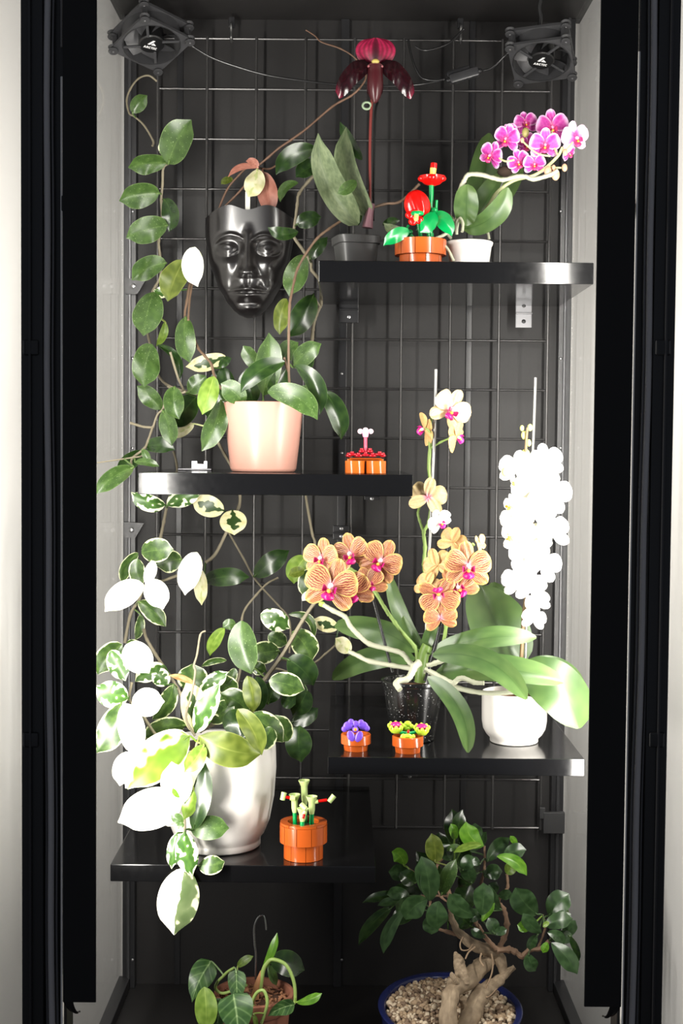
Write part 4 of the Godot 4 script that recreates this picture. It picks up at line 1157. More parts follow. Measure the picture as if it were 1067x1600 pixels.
func orange_orchid() -> void:
	var z := 0.0
	var y: float = shelf_top["c"]
	var c := Vector3(P(645, 1100, z).x, y, z)
	c = Vector3(P(645, 1148, z).x, y, z)
	var o := thing("orange_orchid", "moth orchid with striped orange flowers in a clear black speckled pot", "potted plant", c)
	var high := (P(645, 1062, z).y - y) / S(z)
	var tex := paint(512, 256, func(u, v): return c8(18, 18, 18))
	var im := tex.get_image()
	var r2 := RandomNumberGenerator.new()
	r2.seed = 77
	for i in 620:
		var x := r2.randi_range(0, 510)
		var yy := int(256 * pow(r2.randf(), 0.8))
		im.fill_rect(Rect2i(x, mini(yy, 253), r2.randi_range(1, 3), r2.randi_range(1, 3)), Color.WHITE * r2.randf_range(0.35, 0.75))
	var pm := mat("speckled_pot", Color.WHITE, 0.22, 0, ImageTexture.create_from_image(im))
	pm.uv1_scale = Vector3(1, 1.0 / (high * S(z)), 1)
	part("pot", MB.new().lathe(px_prof([[0.1, 0.4], [32, 0], [33, 2], [48, high - 8], [50, high - 6], [51, high], [49.5, high + 1], [47.5, high - 1], [45, high - 14]], z), 56, c, false), pm, o)
	part("bark", MB.new().lathe(px_prof([[46, high - 13], [20, high - 8], [0.1, high - 6]], z), 20, c, false), M["bark"], o)
	var heart := PackedVector3Array([P(655, 1030, z), P(665, 1022, z), P(660, 1045, z), P(655, 1055, z)])
	stem(o, "crown", mat("crown_green", c8(110, 138, 66), 0.45), [9, 9, z, z, 656, 1066, 658, 1045, 662, 1022, 668, 1008])
	leaves(o, [
		["phal", 650, 1018, 523, 980, 40, z - 0.03, -14, -0.02, 30], ["phal", 648, 1030, 520, 1062, 36, z - 0.05, -18, -0.03, 20], ["phal", 662, 1018, 608, 898, 25, z - 0.02, 9, -0.02, 20], ["phal", 660, 1014, 630, 962, 14, z - 0.01, 5, 0.0],
		["phal", 664, 1020, 683, 972, 20, z, 3, 0.0], ["phal", 674, 1021, 838, 996, 33, z + 0.012, 11, 0.02, 24], ["phal", 676, 1024, 823, 1093, 39, z + 0.04, 27, 0.025, -10], ["phal", 680, 1052, 880, 1066, 42, z + 0.022, 14, 0.034, 22],
		["phal", 668, 1058, 731, 1176, 31, z + 0.05, 20, 0.025, -8],
	], heart, 0.02)
	root_line(o, [
		[4.2, 3.8, z + 0.02, z + 0.0, 650, 1042, 640, 1035, 628, 1021, 606, 1014, 577, 1006, 560, 992, 547, 978, 539, 964, 520, 954, 505, 945], [4, 3.6, z + 0.02, z, 650, 1046, 640, 1044, 615, 1040, 577, 1033, 560, 1025, 545, 1018],
		[6, 4.4, z + 0.03, z + 0.055, 655, 1036, 647, 1042, 643, 1052, 636, 1061, 622, 1064, 619, 1069, 625, 1078], [4.6, 3.8, z + 0.03, z + 0.05, 664, 1045, 680, 1054, 695, 1062, 708, 1067, 716, 1061, 725, 1060, 740, 1066, 756, 1067],
		[4.4, 3.6, z + 0.025, z + 0.055, 664, 1048, 690, 1062, 716, 1075, 750, 1082, 780, 1083, 806, 1081], [4, 4, z + 0.03, z + 0.04, 668, 1040, 680, 1036, 695, 1031, 706, 1027],
	], M["root_white"])
	var tipm := mat("root_tip", c8(150, 190, 80), 0.45)
	for q in [[708, 1026, 0.04], [503, 944, 0.0]]:
		part("root_tip", MB.new().ball(P(q[0], q[1], z + q[2]), Vector3(0.003, 0.0024, 0.0024), Basis.IDENTITY, 8, 6), tipm, o)
	var sg := mat("spike_green", c8(118, 142, 72), 0.45)
	stems(o, "flower_spike", sg, [
		[3.2, 2.8, z, z - 0.005, 652, 1032, 648, 1011, 630, 990, 617, 973, 600, 948, 588, 928, 570, 905, 548, 890, 525, 880, 505, 872], [3.2, 2.6, z, z + 0.04, 676, 1024, 690, 1011, 697, 977, 698, 940, 705, 905, 720, 870, 740, 850],
		[3.2, 2.4, z - 0.02, z - 0.03, 668, 1024, 670, 960, 664, 900, 662, 882, 664, 855, 662, 832, 670, 815, 674, 775, 670, 732, 672, 694, 672, 665, 678, 643, 688, 632],
		[2.2, 1.8, z - 0.024, z - 0.03, 661, 830, 655, 812, 653, 801, 657, 790, 664, 784], [1.8, 1.6, z - 0.025, z - 0.02, 673, 700, 690, 690, 705, 684], [1.6, 1.6, z - 0.02, z - 0.02, 672, 815, 680, 812, 686, 812], [1.5, 1.4, z - 0.02, z - 0.02, 672, 676, 668, 671, 664, 669], [1.8, 1.2, z + 0.0, z, 607, 962, 603, 955, 603, 948],
	], 0.25)
	var black: Material = M["rod_black"]
	stems(o, "support_rod", black, [[2.6, 2.4, z + 0.01, z + 0.02, 613, 1050, 596, 985, 580, 925, 574, 905], [3, 2.8, z + 0.03, z + 0.035, 664, 1064, 676, 1025, 686, 985, 690, 965]])
	stem(o, "support_rod", mat("rod_silver", c8(150, 150, 148), 0.28, 0.5), [2.4, 2.4, z - 0.01, z - 0.025, 664, 1055, 668, 900, 672, 836, 676, 740, 679, 668, 681, 577])
	for f in [
		["orange", "magenta", 502, 872, 0.02, 58, -8, -22, -4], ["orange", "magenta", 548, 866, 0.02, 62, 14, -20, 0], ["orange", "magenta", 595, 877, 0.028, 66, -28, -10, 4], ["orange", "magenta", 576, 913, 0.03, 54, 30, -8, 10], ["orange", "magenta", 549, 924, 0.04, 66, 24, -16, -8], ["orange", "magenta", 517, 916, 0.055, 82, -14, -6, -2],
		["yellow", "", 708, 847, 0.01, 48, 30, 150, 10], ["orange", "magenta", 731, 885, 0.05, 72, 2, 6, -2], ["orange", "magenta", 715, 917, 0.04, 62, 34, 4, -6], ["yellow", "", 684, 884, 0.03, 52, -20, 160, 0], ["yellow", "", 668, 916, 0.03, 44, 20, 150, 0], ["orange", "magenta", 686, 932, 0.045, 64, 190, 0, -16], ["orange", "", 688, 965, 0.04, 52, 8, 10, -20], ["yellow", "", 752, 852, 0.03, 34, 40, 60, 10],
		["blush", "magenta", 704, 640, -0.015, 64, -30, 30, 0], ["yellow", "violet", 713, 683, -0.005, 46, 60, 62, -10], ["yellow", "violet", 664, 670, -0.03, 50, -70, -66, -10], ["blush", "", 669, 777, -0.015, 58, 12, 160, 0], ["white", "violet", 687, 815, -0.005, 40, 40, 30, -20],
	]:
		bloom(o, f[0], f[1], f[2], f[3], z + f[4], f[5], f[6], f[7], f[8])


func white_orchid() -> void:
	var z := 0.005
	var y: float = shelf_top["c"]
	var c := Vector3(P(803, 1150, z).x, y, z)
	var k := S(z)
	var o := thing("white_orchid", "moth orchid with a tall column of pure white flowers in a rounded white pot", "potted plant", c)
	var high := (P(803, 1080, z).y - y) / k
	part("pot", MB.new().lathe(px_prof([[0.1, 0.4], [36, 0], [38, 2], [38, 7], [44, 13], [49, 22], [51, 34], [51.5, high - 4], [50.5, high], [48.5, high], [48, high - 12]], z), 56, c, false), M["white_glaze"], o)
	part("bark", MB.new().lathe(px_prof([[49, high - 10], [20, high - 5], [0.1, high - 3]], z), 20, c, false), M["bark"], o)
	var heart := PackedVector3Array([P(812, 1042, z), P(806, 1062, z), P(806, 1075, z)])
	stem(o, "crown", M["crown_green"], [10, 8, z, z, 806, 1084, 808, 1062, 814, 1036])
	leaves(o, [
		["phal", 816, 1040, 752, 915, 88, z - 0.03, 6, -0.03, -22], ["phal", 812, 1030, 770, 910, 56, z - 0.06, 8, -0.03, 10], ["phal", 812, 1046, 905, 1138, 78, z + 0.012, 22, 0.02, 14], ["phal", 812, 1052, 908, 1100, 60, z + 0.01, 22, 0.0, 20],
	], heart, 0.02)
	stem(o, "flower_spike", mat("spike_brown", c8(116, 96, 66), 0.5), [3.4, 2, z, z + 0.01, 812, 1060, 816, 1000, 818, 960, 826, 900, 832, 830, 830, 760, 822, 716, 822, 690, 824, 668])
	stem(o, "support_rod", M["rod_silver"], [2.4, 2.3, z, z - 0.03, 820, 1064, 822, 980, 828, 800, 833, 690, 836.5, 590])
	for f in [[853, 722, 0.0, 54, 10, 15, 5], [806, 733, 0.01, 54, -10, -15, 0], [829, 766, 0.014, 58, 6, 0, 0], [860, 772, 0.022, 64, -12, 16, 0], [836, 802, 0.02, 64, 4, 5, 0], [800, 812, 0.012, 50, 20, -40, 0], [864, 832, 0.014, 58, 8, 28, 0], [811, 836, 0.022, 56, -6, -18, 0], [826, 866, 0.02, 60, 6, 0, -4], [847, 882, 0.018, 58, -14, 18, 0], [809, 908, 0.022, 52, 6, -20, 0], [829, 918, 0.024, 50, 0, 0, -6], [840, 942, 0.018, 40, 20, 20, -6], [834, 967, 0.016, 38, -10, 0, -10], [848, 750, 0.0, 50, 40, 10, 0], [832, 845, 0.01, 56, 30, 0, 0]]:
		bloom(o, "white", "", f[0], f[1], z + f[2], f[3], f[4], f[5], f[6])
	for f in [[803, 757, 0.03, 30, 100, -60, 0], [797, 789, 0.025, 32, 10, -55, 0], [797, 838, 0.03, 34, 60, -60, 0]]:
		bloom(o, "white", "gold", f[0], f[1], z + f[2], f[3], f[4], f[5], f[6])
	var gb := mat("bud_lime", c8(206, 214, 120), 0.45)
	for q in [[815.6, 669, 4.2], [828, 668, 5], [819, 680, 6], [826, 692, 5], [821, 712, 9.5], [789, 737, 7]]:
		bud(o, q[0], q[1], z + 0.006, q[2], gb)


func arrow_leaf_plant() -> void:
	var z := -0.02
	var rim := P(397, 1549, z)
	var c := Vector3(rim.x, LOW, z)
	var k := S(z)
	var o := thing("terracotta_potted_arrowleaf", "small plant with veined arrow-shaped leaves in a terracotta pot on the cabinet floor", "potted plant", c)
	var high := (rim.y - LOW) / k
	part("pot", MB.new().lathe(px_prof([[0.1, 0.4], [44, 0], [46, 2], [57, high - 26], [60, high - 24], [64, high - 2], [63, high], [58, high], [57, high - 3], [54, high - 24]], z), 56, c, false), mat("terracotta", c8(150, 96, 74), 0.75), o)
	part("soil", MB.new().lathe(px_prof([[57, high - 14], [30, high - 9], [0.1, high - 8]], z), 24, c, false), mat("bark_dark", c8(84, 56, 40), 0.9), o)
	var chips := MB.new()
	for i in 160:
		var a := rng.randf() * TAU
		var r := 52 * sqrt(rng.randf())
		chips.box(c + Vector3(r * cos(a), high - 9 + rng.randf_range(-2, 3), r * sin(a)) * k, Vector3(rng.randf_range(5, 11), 2.4, rng.randf_range(3, 5)) * k, 0.0003, Basis.from_euler(Vector3(rng.randf_range(-0.5, 0.5), rng.randf() * TAU, rng.randf_range(-0.5, 0.5))))
	var ch := part("bark_chips", chips, mat("chips", c8(150, 104, 74), 0.85), o)
	ch.set_meta("kind", "stuff")
	var pg := mat("petiole", c8(150, 176, 96), 0.45)
	var q := stems(o, "petiole", pg, [
		[3.6, 2.6, z + 0.01, z + 0.02, 406, 1548, 411, 1517, 418, 1504, 427, 1499, 447, 1508, 459, 1534, 461, 1563, 456, 1570], [3, 2.6, z + 0.03, z + 0.04, 398, 1575, 394, 1568, 398, 1556, 404, 1549, 412, 1548, 417, 1560, 416, 1576, 408, 1599],
		[2.6, 2.2, z + 0.01, z + 0.03, 380, 1540, 350, 1552, 337, 1545, 340, 1534, 347, 1527, 356, 1518, 366, 1512], [2.6, 2, z, z + 0.01, 385, 1540, 372, 1530, 366, 1522],
	])
	stem(o, "shoot", mat("sheath_tan", c8(176, 126, 84), 0.6), [7, 4, z + 0.01, z + 0.01, 398, 1560, 402, 1540, 410, 1518])
	q.append(P(390, 1545, z))
	q.append(P(402, 1548, z))
	leaves(o, [
		["arrow", 330, 1502, 300, 1566, 40, z + 0.02, -4, 0.02, 0], ["lime", 319, 1542, 321, 1612, 36, z + 0.05, 2, 0.01, 0], ["arrow", 369, 1516, 371, 1570, 29, z + 0.035, 0, 0.01, 12], ["arrow", 364, 1553, 372, 1622, 56, z + 0.055, 2, 0.01, 0],
		["dark", 422, 1501, 476, 1516, 40, z - 0.01, 3, -0.01, 12], ["young", 462, 1566, 503, 1552, 15, z + 0.03, -3, 0.01, 20], ["arrow", 460, 1570, 418, 1588, 24, z + 0.04, -3, 0.0, 20], ["young", 408, 1520, 433, 1457, 13, z + 0.01, -3, 0.0, 10],
		["lime", 371, 1511, 396, 1494, 13, z, 2, 0.0], ["hoya", 420, 1508, 432, 1540, 14, z - 0.01, 0, 0.0], ["arrow", 345, 1560, 338, 1612, 36, z + 0.04, 0, 0.0], ["lime", 396, 1584, 402, 1606, 8, z + 0.05, 0, 0.0],
	], q, 0.02)
	var hz := z - 0.03
	var h := thing("wire_hook", "thin curved metal hook standing up from the terracotta pot", "hook", P(399, 1530, hz))
	stem(h, "hook", mat("hook_chrome", c8(190, 190, 190), 0.22, 0.9), [1.7, 1.3, hz, hz, 399, 1530, 400, 1495, 398, 1475, 397, 1453, 399, 1442, 404, 1433, 410, 1430, 414, 1436, 416, 1453])


func bonsai() -> void:
	var z := -0.045
	var rim := P(703, 1572, z)
	var c := Vector3(rim.x, LOW, z)
	var k := S(z)
	var o := thing("fig_bonsai", "small bonsai fig tree with thick bare roots in a blue oval bowl of pebbles", "bonsai tree", c)
	var high := (rim.y - LOW) / k
	var bowl := MB.new()
	var squash := Transform3D(Basis(Vector3.UP, -0.12).scaled(Vector3(1, 1, 1.28)), Vector3.ZERO)
	bowl.xf = Transform3D(squash.basis, c)
	bowl.lathe(px_prof([[0.1, 0.4], [84, 0], [90, 3], [104, 40], [110, high - 4], [114, high - 2], [114.5, high], [112, high + 1], [105, high], [103, high - 4], [98, high - 20]], z), 72, Vector3.ZERO, false)
	part("bowl", bowl, mat("blue_glaze", c8(28, 35, 80), 0.25), o)
	var soil := MB.new()
	soil.xf = bowl.xf
	soil.lathe(px_prof([[102, high - 10], [60, high - 6], [0.1, high - 3]], z), 32, Vector3.ZERO, false)
	part("gravel_bed", soil, mat("gravel_dark", c8(88, 74, 60), 0.95), o)
	var kinds := [MB.new(), MB.new(), MB.new()]
	for i in 1150:
		var a := rng.randf() * TAU
		var r := 100 * sqrt(rng.randf())
		var q := squash.basis * (Vector3(r * cos(a), high - 6 + 4 * (1 - r / 100) + rng.randf_range(-1.5, 2.0), r * sin(a)) * k)
		pebble(kinds[i % 3], c + q, rng.randf_range(3.0, 6.6) * k)
	var tones := [c8(170, 146, 118), c8(208, 190, 164), c8(128, 106, 86)]
	for i in 3:
		part("pebbles", kinds[i], mat("pebble_%d" % i, tones[i], 0.85), o).set_meta("kind", "stuff")
	# the trunk: swollen roots and thin branches
	var n := noise(0.03, 21, 3)
	var bt := paint(128, 128, func(u, v):
		var a = n.get_noise_2d(u * 90, v * 160)
		return mix3(c8(134, 116, 94), c8(170, 150, 124), 0.5 + a * 1.0))
	var bark := mat("fig_bark", Color.WHITE, 0.8, 0, bt)
	bark.uv1_scale = Vector3(2, 2, 1)
	var twig := mat("fig_twig", c8(140, 112, 90), 0.8)
	var thick := [
		[[15, 14, 13, 14, 16, 14, 11, 8], [0.05, 0.05, 0.043, 0.03, 0.02, 0.0, -0.01, -0.01], [702, 1640, 700, 1600, 702, 1565, 710, 1544, 728, 1532, 748, 1514, 764, 1500, 778, 1486]],
		[[6, 11, 10, 6, 3], [0.03, 0.025, 0.02, 0.015, 0.015], [728, 1540, 722, 1524, 717, 1506, 714, 1495, 712, 1488]],
		[[18, 16, 15, 13, 9, 7, 4], [0.04, 0.03, 0.02, 0.012, 0.005, 0.0, 0.0], [722, 1625, 735, 1588, 746, 1562, 760, 1546, 776, 1534, 788, 1523, 804, 1511]],
		[[6, 9, 10, 10, 8, 6, 4.5, 3.5], [0.0, -0.005, -0.008, -0.004, 0.0, 0.0, 0.0, 0.0], [788, 1524, 784, 1508, 776, 1490, 757, 1483, 735, 1473, 714, 1454, 705, 1430, 706, 1412]],
		[[5, 5, 4, 3], [0.03, 0.028, 0.022, 0.02], [723, 1560, 725, 1574, 724, 1590, 724, 1615]],
		[[2, 5, 4], [0.035, 0.035, 0.03], [706, 1520, 711, 1532, 716, 1544]],
	]
	for t in thick:
		var pts := PackedVector3Array()
		var rad := PackedFloat32Array()
		for i in t[0].size():
			pts.append(P(t[2][2 * i], t[2][2 * i + 1], z + t[1][i]))
		var sm := smooth(pts, 7)
		for i in sm.size():
			var f: float = float(i) / (sm.size() - 1) * (t[0].size() - 1)
			var j := mini(int(f), t[0].size() - 2)
			rad.append(lerpf(t[0][j], t[0][j + 1], f - j) * k * (1 + 0.05 * sin(i * 0.9) + rng.randf_range(-0.025, 0.025)))
		var mb := MB.new()
		mb.tube(sm, rad, 14)
		for i in mb.v.size():
			mb.v[i] += Vector3(n.get_noise_3dv(mb.v[i] * 3000), n.get_noise_3dv(mb.v[i] * 3000 + Vector3(50, 0, 0)), 0) * 0.0016
		part("trunk_root", mb, bark, o)
	var q := PackedVector3Array()
	q.append_array(stems(o, "branch", twig, [
		[4, 2.6, z, z, 706, 1420, 703, 1402, 699, 1384, 700, 1372, 710, 1350], [5.5, 3, z, z + 0.01, 777, 1485, 796, 1484, 806, 1488, 816, 1494, 826, 1485, 845, 1482, 858, 1470], [4, 2.6, z, z + 0.01, 775, 1482, 757, 1463, 748, 1448, 743, 1441, 748, 1428],
		[4.5, 2, z - 0.02, z - 0.03, 780, 1480, 787, 1466, 792, 1444, 787, 1420, 778, 1408, 788, 1394, 793, 1386, 792, 1366], [3.4, 2, z, z, 718, 1462, 700, 1456, 682, 1450, 672, 1440, 672, 1408], [2.6, 1.6, z - 0.02, z - 0.02, 752, 1400, 752, 1380, 756, 1362, 757, 1345, 757, 1322],
		[2.2, 1.6, z, z - 0.02, 706, 1412, 690, 1402, 682, 1380, 684, 1350, 700, 1336, 712, 1322], [2, 1.6, z - 0.03, z - 0.05, 700, 1400, 660, 1400, 636, 1404, 622, 1410], [2, 1.4, z - 0.02, z - 0.05, 690, 1390, 660, 1372, 640, 1358], [1.8, 1.4, z, z + 0.01, 840, 1482, 848, 1462, 852, 1446, 848, 1430],
	], 0.4))
	stems(o, "aerial_root", mat("fig_root", c8(160, 136, 110), 0.8), [[1.4, 0.9, z + 0.01, z + 0.02, 724, 1464, 719, 1474, 721, 1484, 732, 1484, 738, 1476], [1.6, 1.2, z + 0.01, z + 0.03, 742, 1480, 732, 1488, 727, 1498], [1.6, 1.2, z + 0.015, z + 0.03, 752, 1490, 750, 1500, 756, 1510], [1.5, 1.2, z + 0.01, z + 0.02, 768, 1490, 770, 1508, 766, 1528, 752, 1555], [1.3, 1.0, z + 0.02, z + 0.03, 745, 1552, 762, 1558, 776, 1545]])
	leaves(o, [
		["ficus", 671, 1408, 658, 1338, 38, z + 0.03, -4, 0.0, 16], ["ficus", 672, 1406, 671, 1346, 24, z + 0.025, 4, 0.0, -30], ["olive", 680, 1347, 674, 1302, 29, z + 0.01, -2, 0.0, 10], ["young", 631, 1352, 612, 1331, 24, z - 0.05, -5, 0.0, 20],
		["ficus", 641, 1364, 607, 1362, 26, z - 0.05, 0, 0.0], ["dark", 708, 1320, 706, 1264, 34, z - 0.02, -3, 0.0, 10], ["dark", 717, 1319, 723, 1265, 23, z - 0.01, 4, 0.0, -15], ["young", 710, 1313, 704, 1287, 15, z, -2, 0.0], ["young", 756, 1322, 728, 1284, 31, z + 0.01, 8, 0.0, 0],
		["lime", 753, 1320, 708, 1333, 12, z + 0.015, -4, 0.0, 20], ["hoya", 722, 1326, 698, 1330, 11, z + 0.01, -4, 0.0], ["hoya", 689, 1399, 713, 1342, 24, z + 0.02, 2, 0.0, 20], ["hoya", 682, 1392, 678, 1360, 18, z + 0.02, -2, 0.0], ["ficus", 668, 1406, 634, 1437, 36, z + 0.03, -6, 0.0, 12],
		["ficus", 686, 1408, 685, 1452, 35, z + 0.035, -3, 0.0, 0], ["ficus", 672, 1430, 674, 1460, 26, z + 0.02, 0, 0.0], ["dark", 635, 1404, 566, 1411, 16, z - 0.03, -7, 0.0, 20], ["ficus", 636, 1410, 590, 1415, 14, z - 0.02, -4, 0.0, 20], ["ficus", 634, 1420, 599, 1490, 20, z - 0.01, -8, 0.01, 15],
		["dark", 612, 1418, 560, 1477, 20, z - 0.06, -6, 0.0], ["ficus", 744, 1430, 702, 1396, 29, z + 0.035, 7, 0.0, 15], ["ficus", 752, 1430, 755, 1379, 33, z + 0.04, -2, 0.0, 8], ["ficus", 783, 1422, 764, 1382, 20, z + 0.01, 5, 0.0, 20], ["young", 753, 1440, 773, 1411, 14, z + 0.035, 2, 0.0, 10],
		["ficus", 778, 1461, 763, 1434, 21, z + 0.02, 0, 0.0], ["dark", 736, 1448, 711, 1424, 30, z - 0.01, 0, 0.0], ["ficus", 772, 1458, 792, 1452, 14, z + 0.025, 0, 0.0], ["ficus", 757, 1465, 735, 1452, 14, z + 0.01, 0, 0.0], ["ficus", 761, 1346, 796, 1309, 24, z - 0.01, 3, 0.0, 20], ["ficus", 787, 1338, 822, 1328, 24, z + 0.01, 3, 0.0, 15],
		["young", 776, 1338, 823, 1368, 20, z + 0.03, 8, 0.0, 10], ["lime", 792, 1366, 804, 1346, 19, z + 0.015, 0, 0.0], ["young", 808, 1321, 797, 1306, 10, z + 0.005, 0, 0.0], ["ficus", 757, 1370, 785, 1362, 25, z, 4, 0.0, 20], ["dark", 746, 1365, 716, 1387, 22, z - 0.01, -2, 0.0], ["ficus", 750, 1350, 735, 1342, 14, z, 0, 0.0],
		["ficus", 840, 1429, 805, 1387, 40, z + 0.02, 4, 0.0, 10], ["ficus", 857, 1431, 889, 1396, 37, z + 0.01, 2, 0.0, 15], ["ficus", 846, 1458, 817, 1427, 22, z + 0.035, 3, 0.0, 15], ["young", 829, 1451, 808, 1445, 18, z + 0.03, 0, 0.0, 0], ["ficus", 851, 1448, 895, 1436, 26, z + 0.03, 4, 0.0, 15], ["ficus", 855, 1457, 881, 1477, 18, z + 0.035, 5, 0.0, 10],
		["ficus", 861, 1473, 902, 1522, 29, z + 0.04, 4, 0.01, 10], ["ficus", 840, 1461, 828, 1485, 15, z + 0.03, -3, 0.0], ["ficus", 826, 1490, 837, 1517, 23, z + 0.03, -3, 0.0, 0], ["young", 855, 1472, 848, 1489, 13, z + 0.04, 0, 0.0, 0], ["dark", 888, 1462, 905, 1502, 11, z + 0.02, 3, 0.0], ["ficus", 880, 1466, 899, 1438, 21, z + 0.01, 0, 0.0],
		["young", 886, 1430, 882, 1417, 9, z + 0.005, 0, 0.0], ["dark", 684, 1340, 672, 1306, 24, z - 0.03, 0, 0.0], ["dark", 690, 1380, 650, 1330, 30, z - 0.04, 0, 0.0], ["dark", 730, 1350, 700, 1300, 36, z - 0.05, 0, 0.0], ["dark", 745, 1370, 720, 1335, 34, z - 0.05, 0, 0.0], ["dark", 720, 1420, 735, 1380, 36, z - 0.04, 0, 0.0],
		["dark", 660, 1400, 610, 1390, 28, z - 0.06, 0, 0.0], ["dark", 650, 1420, 610, 1440, 26, z - 0.06, 0, 0.0], ["ficus", 735, 1330, 760, 1300, 20, z - 0.03, 0, 0.0], ["lime", 848, 1448, 858, 1440, 8, z + 0.035, 0, 0.0],
		["ficus", 704, 1345, 690, 1318, 24, z + 0.0, 0, 0.0], ["ficus", 722, 1360, 742, 1340, 22, z + 0.01, 3, 0.0], ["ficus", 736, 1380, 728, 1352, 24, z + 0.005, 0, 0.0], ["ficus", 700, 1420, 720, 1398, 24, z + 0.0, 0, 0.0], ["hoya", 690, 1375, 706, 1352, 18, z + 0.015, 0, 0.0],
		["ficus", 650, 1408, 620, 1424, 22, z - 0.01, -4, 0.0], ["ficus", 640, 1400, 604, 1398, 20, z - 0.02, -4, 0.0], ["dark", 648, 1380, 626, 1362, 26, z - 0.03, 0, 0.0], ["ficus", 764, 1400, 776, 1378, 18, z - 0.01, 0, 0.0], ["ficus", 778, 1400, 800, 1396, 16, z - 0.02, 0, 0.0],
		["ficus", 742, 1318, 742, 1286, 24, z - 0.02, 0, 0.0], ["dark", 690, 1330, 686, 1300, 26, z - 0.03, 0, 0.0], ["ficus", 864, 1448, 892, 1428, 24, z + 0.02, 2, 0.0], ["ficus", 866, 1462, 896, 1470, 20, z + 0.02, 3, 0.0], ["ficus", 735, 1440, 748, 1420, 20, z + 0.02, 0, 0.0], ["dark", 700, 1440, 725, 1430, 24, z - 0.02, 0, 0.0],
	], q, 0.025)


# ---------------------------------------------------------------- toy plants of plastic bricks
func px_box(mb: MB, x: float, y: float, z: float, w: float, h: float, d: float, rot := Basis.IDENTITY) -> void:
	mb.box(P(x, y, z), Vector3(w, h, d) * S(z), 0.0006, rot)


func px_tube(x0: float, y0: float, x1: float, y1: float, z0: float, z1: float, r0: float, r1: float, sides := 12) -> MB:
	return MB.new().tube(PackedVector3Array([P(x0, y0, z0), P(x1, y1, z1)]), PackedFloat32Array([r0 * S(z0), r1 * S(z1)]), sides)


# a ring of curved bricks
func brick_ring(o: Node3D, c: Vector3, r0: float, r1: float, y0: float, y1: float, n: int, turn: float, m: Material) -> void:
	for i in n:
		var a0 := turn + TAU * i / n
		part("brick", MB.new().arc_block(c, r0, r1, y0, y1, a0 + 0.012, a0 + TAU / n - 0.012), m, o)


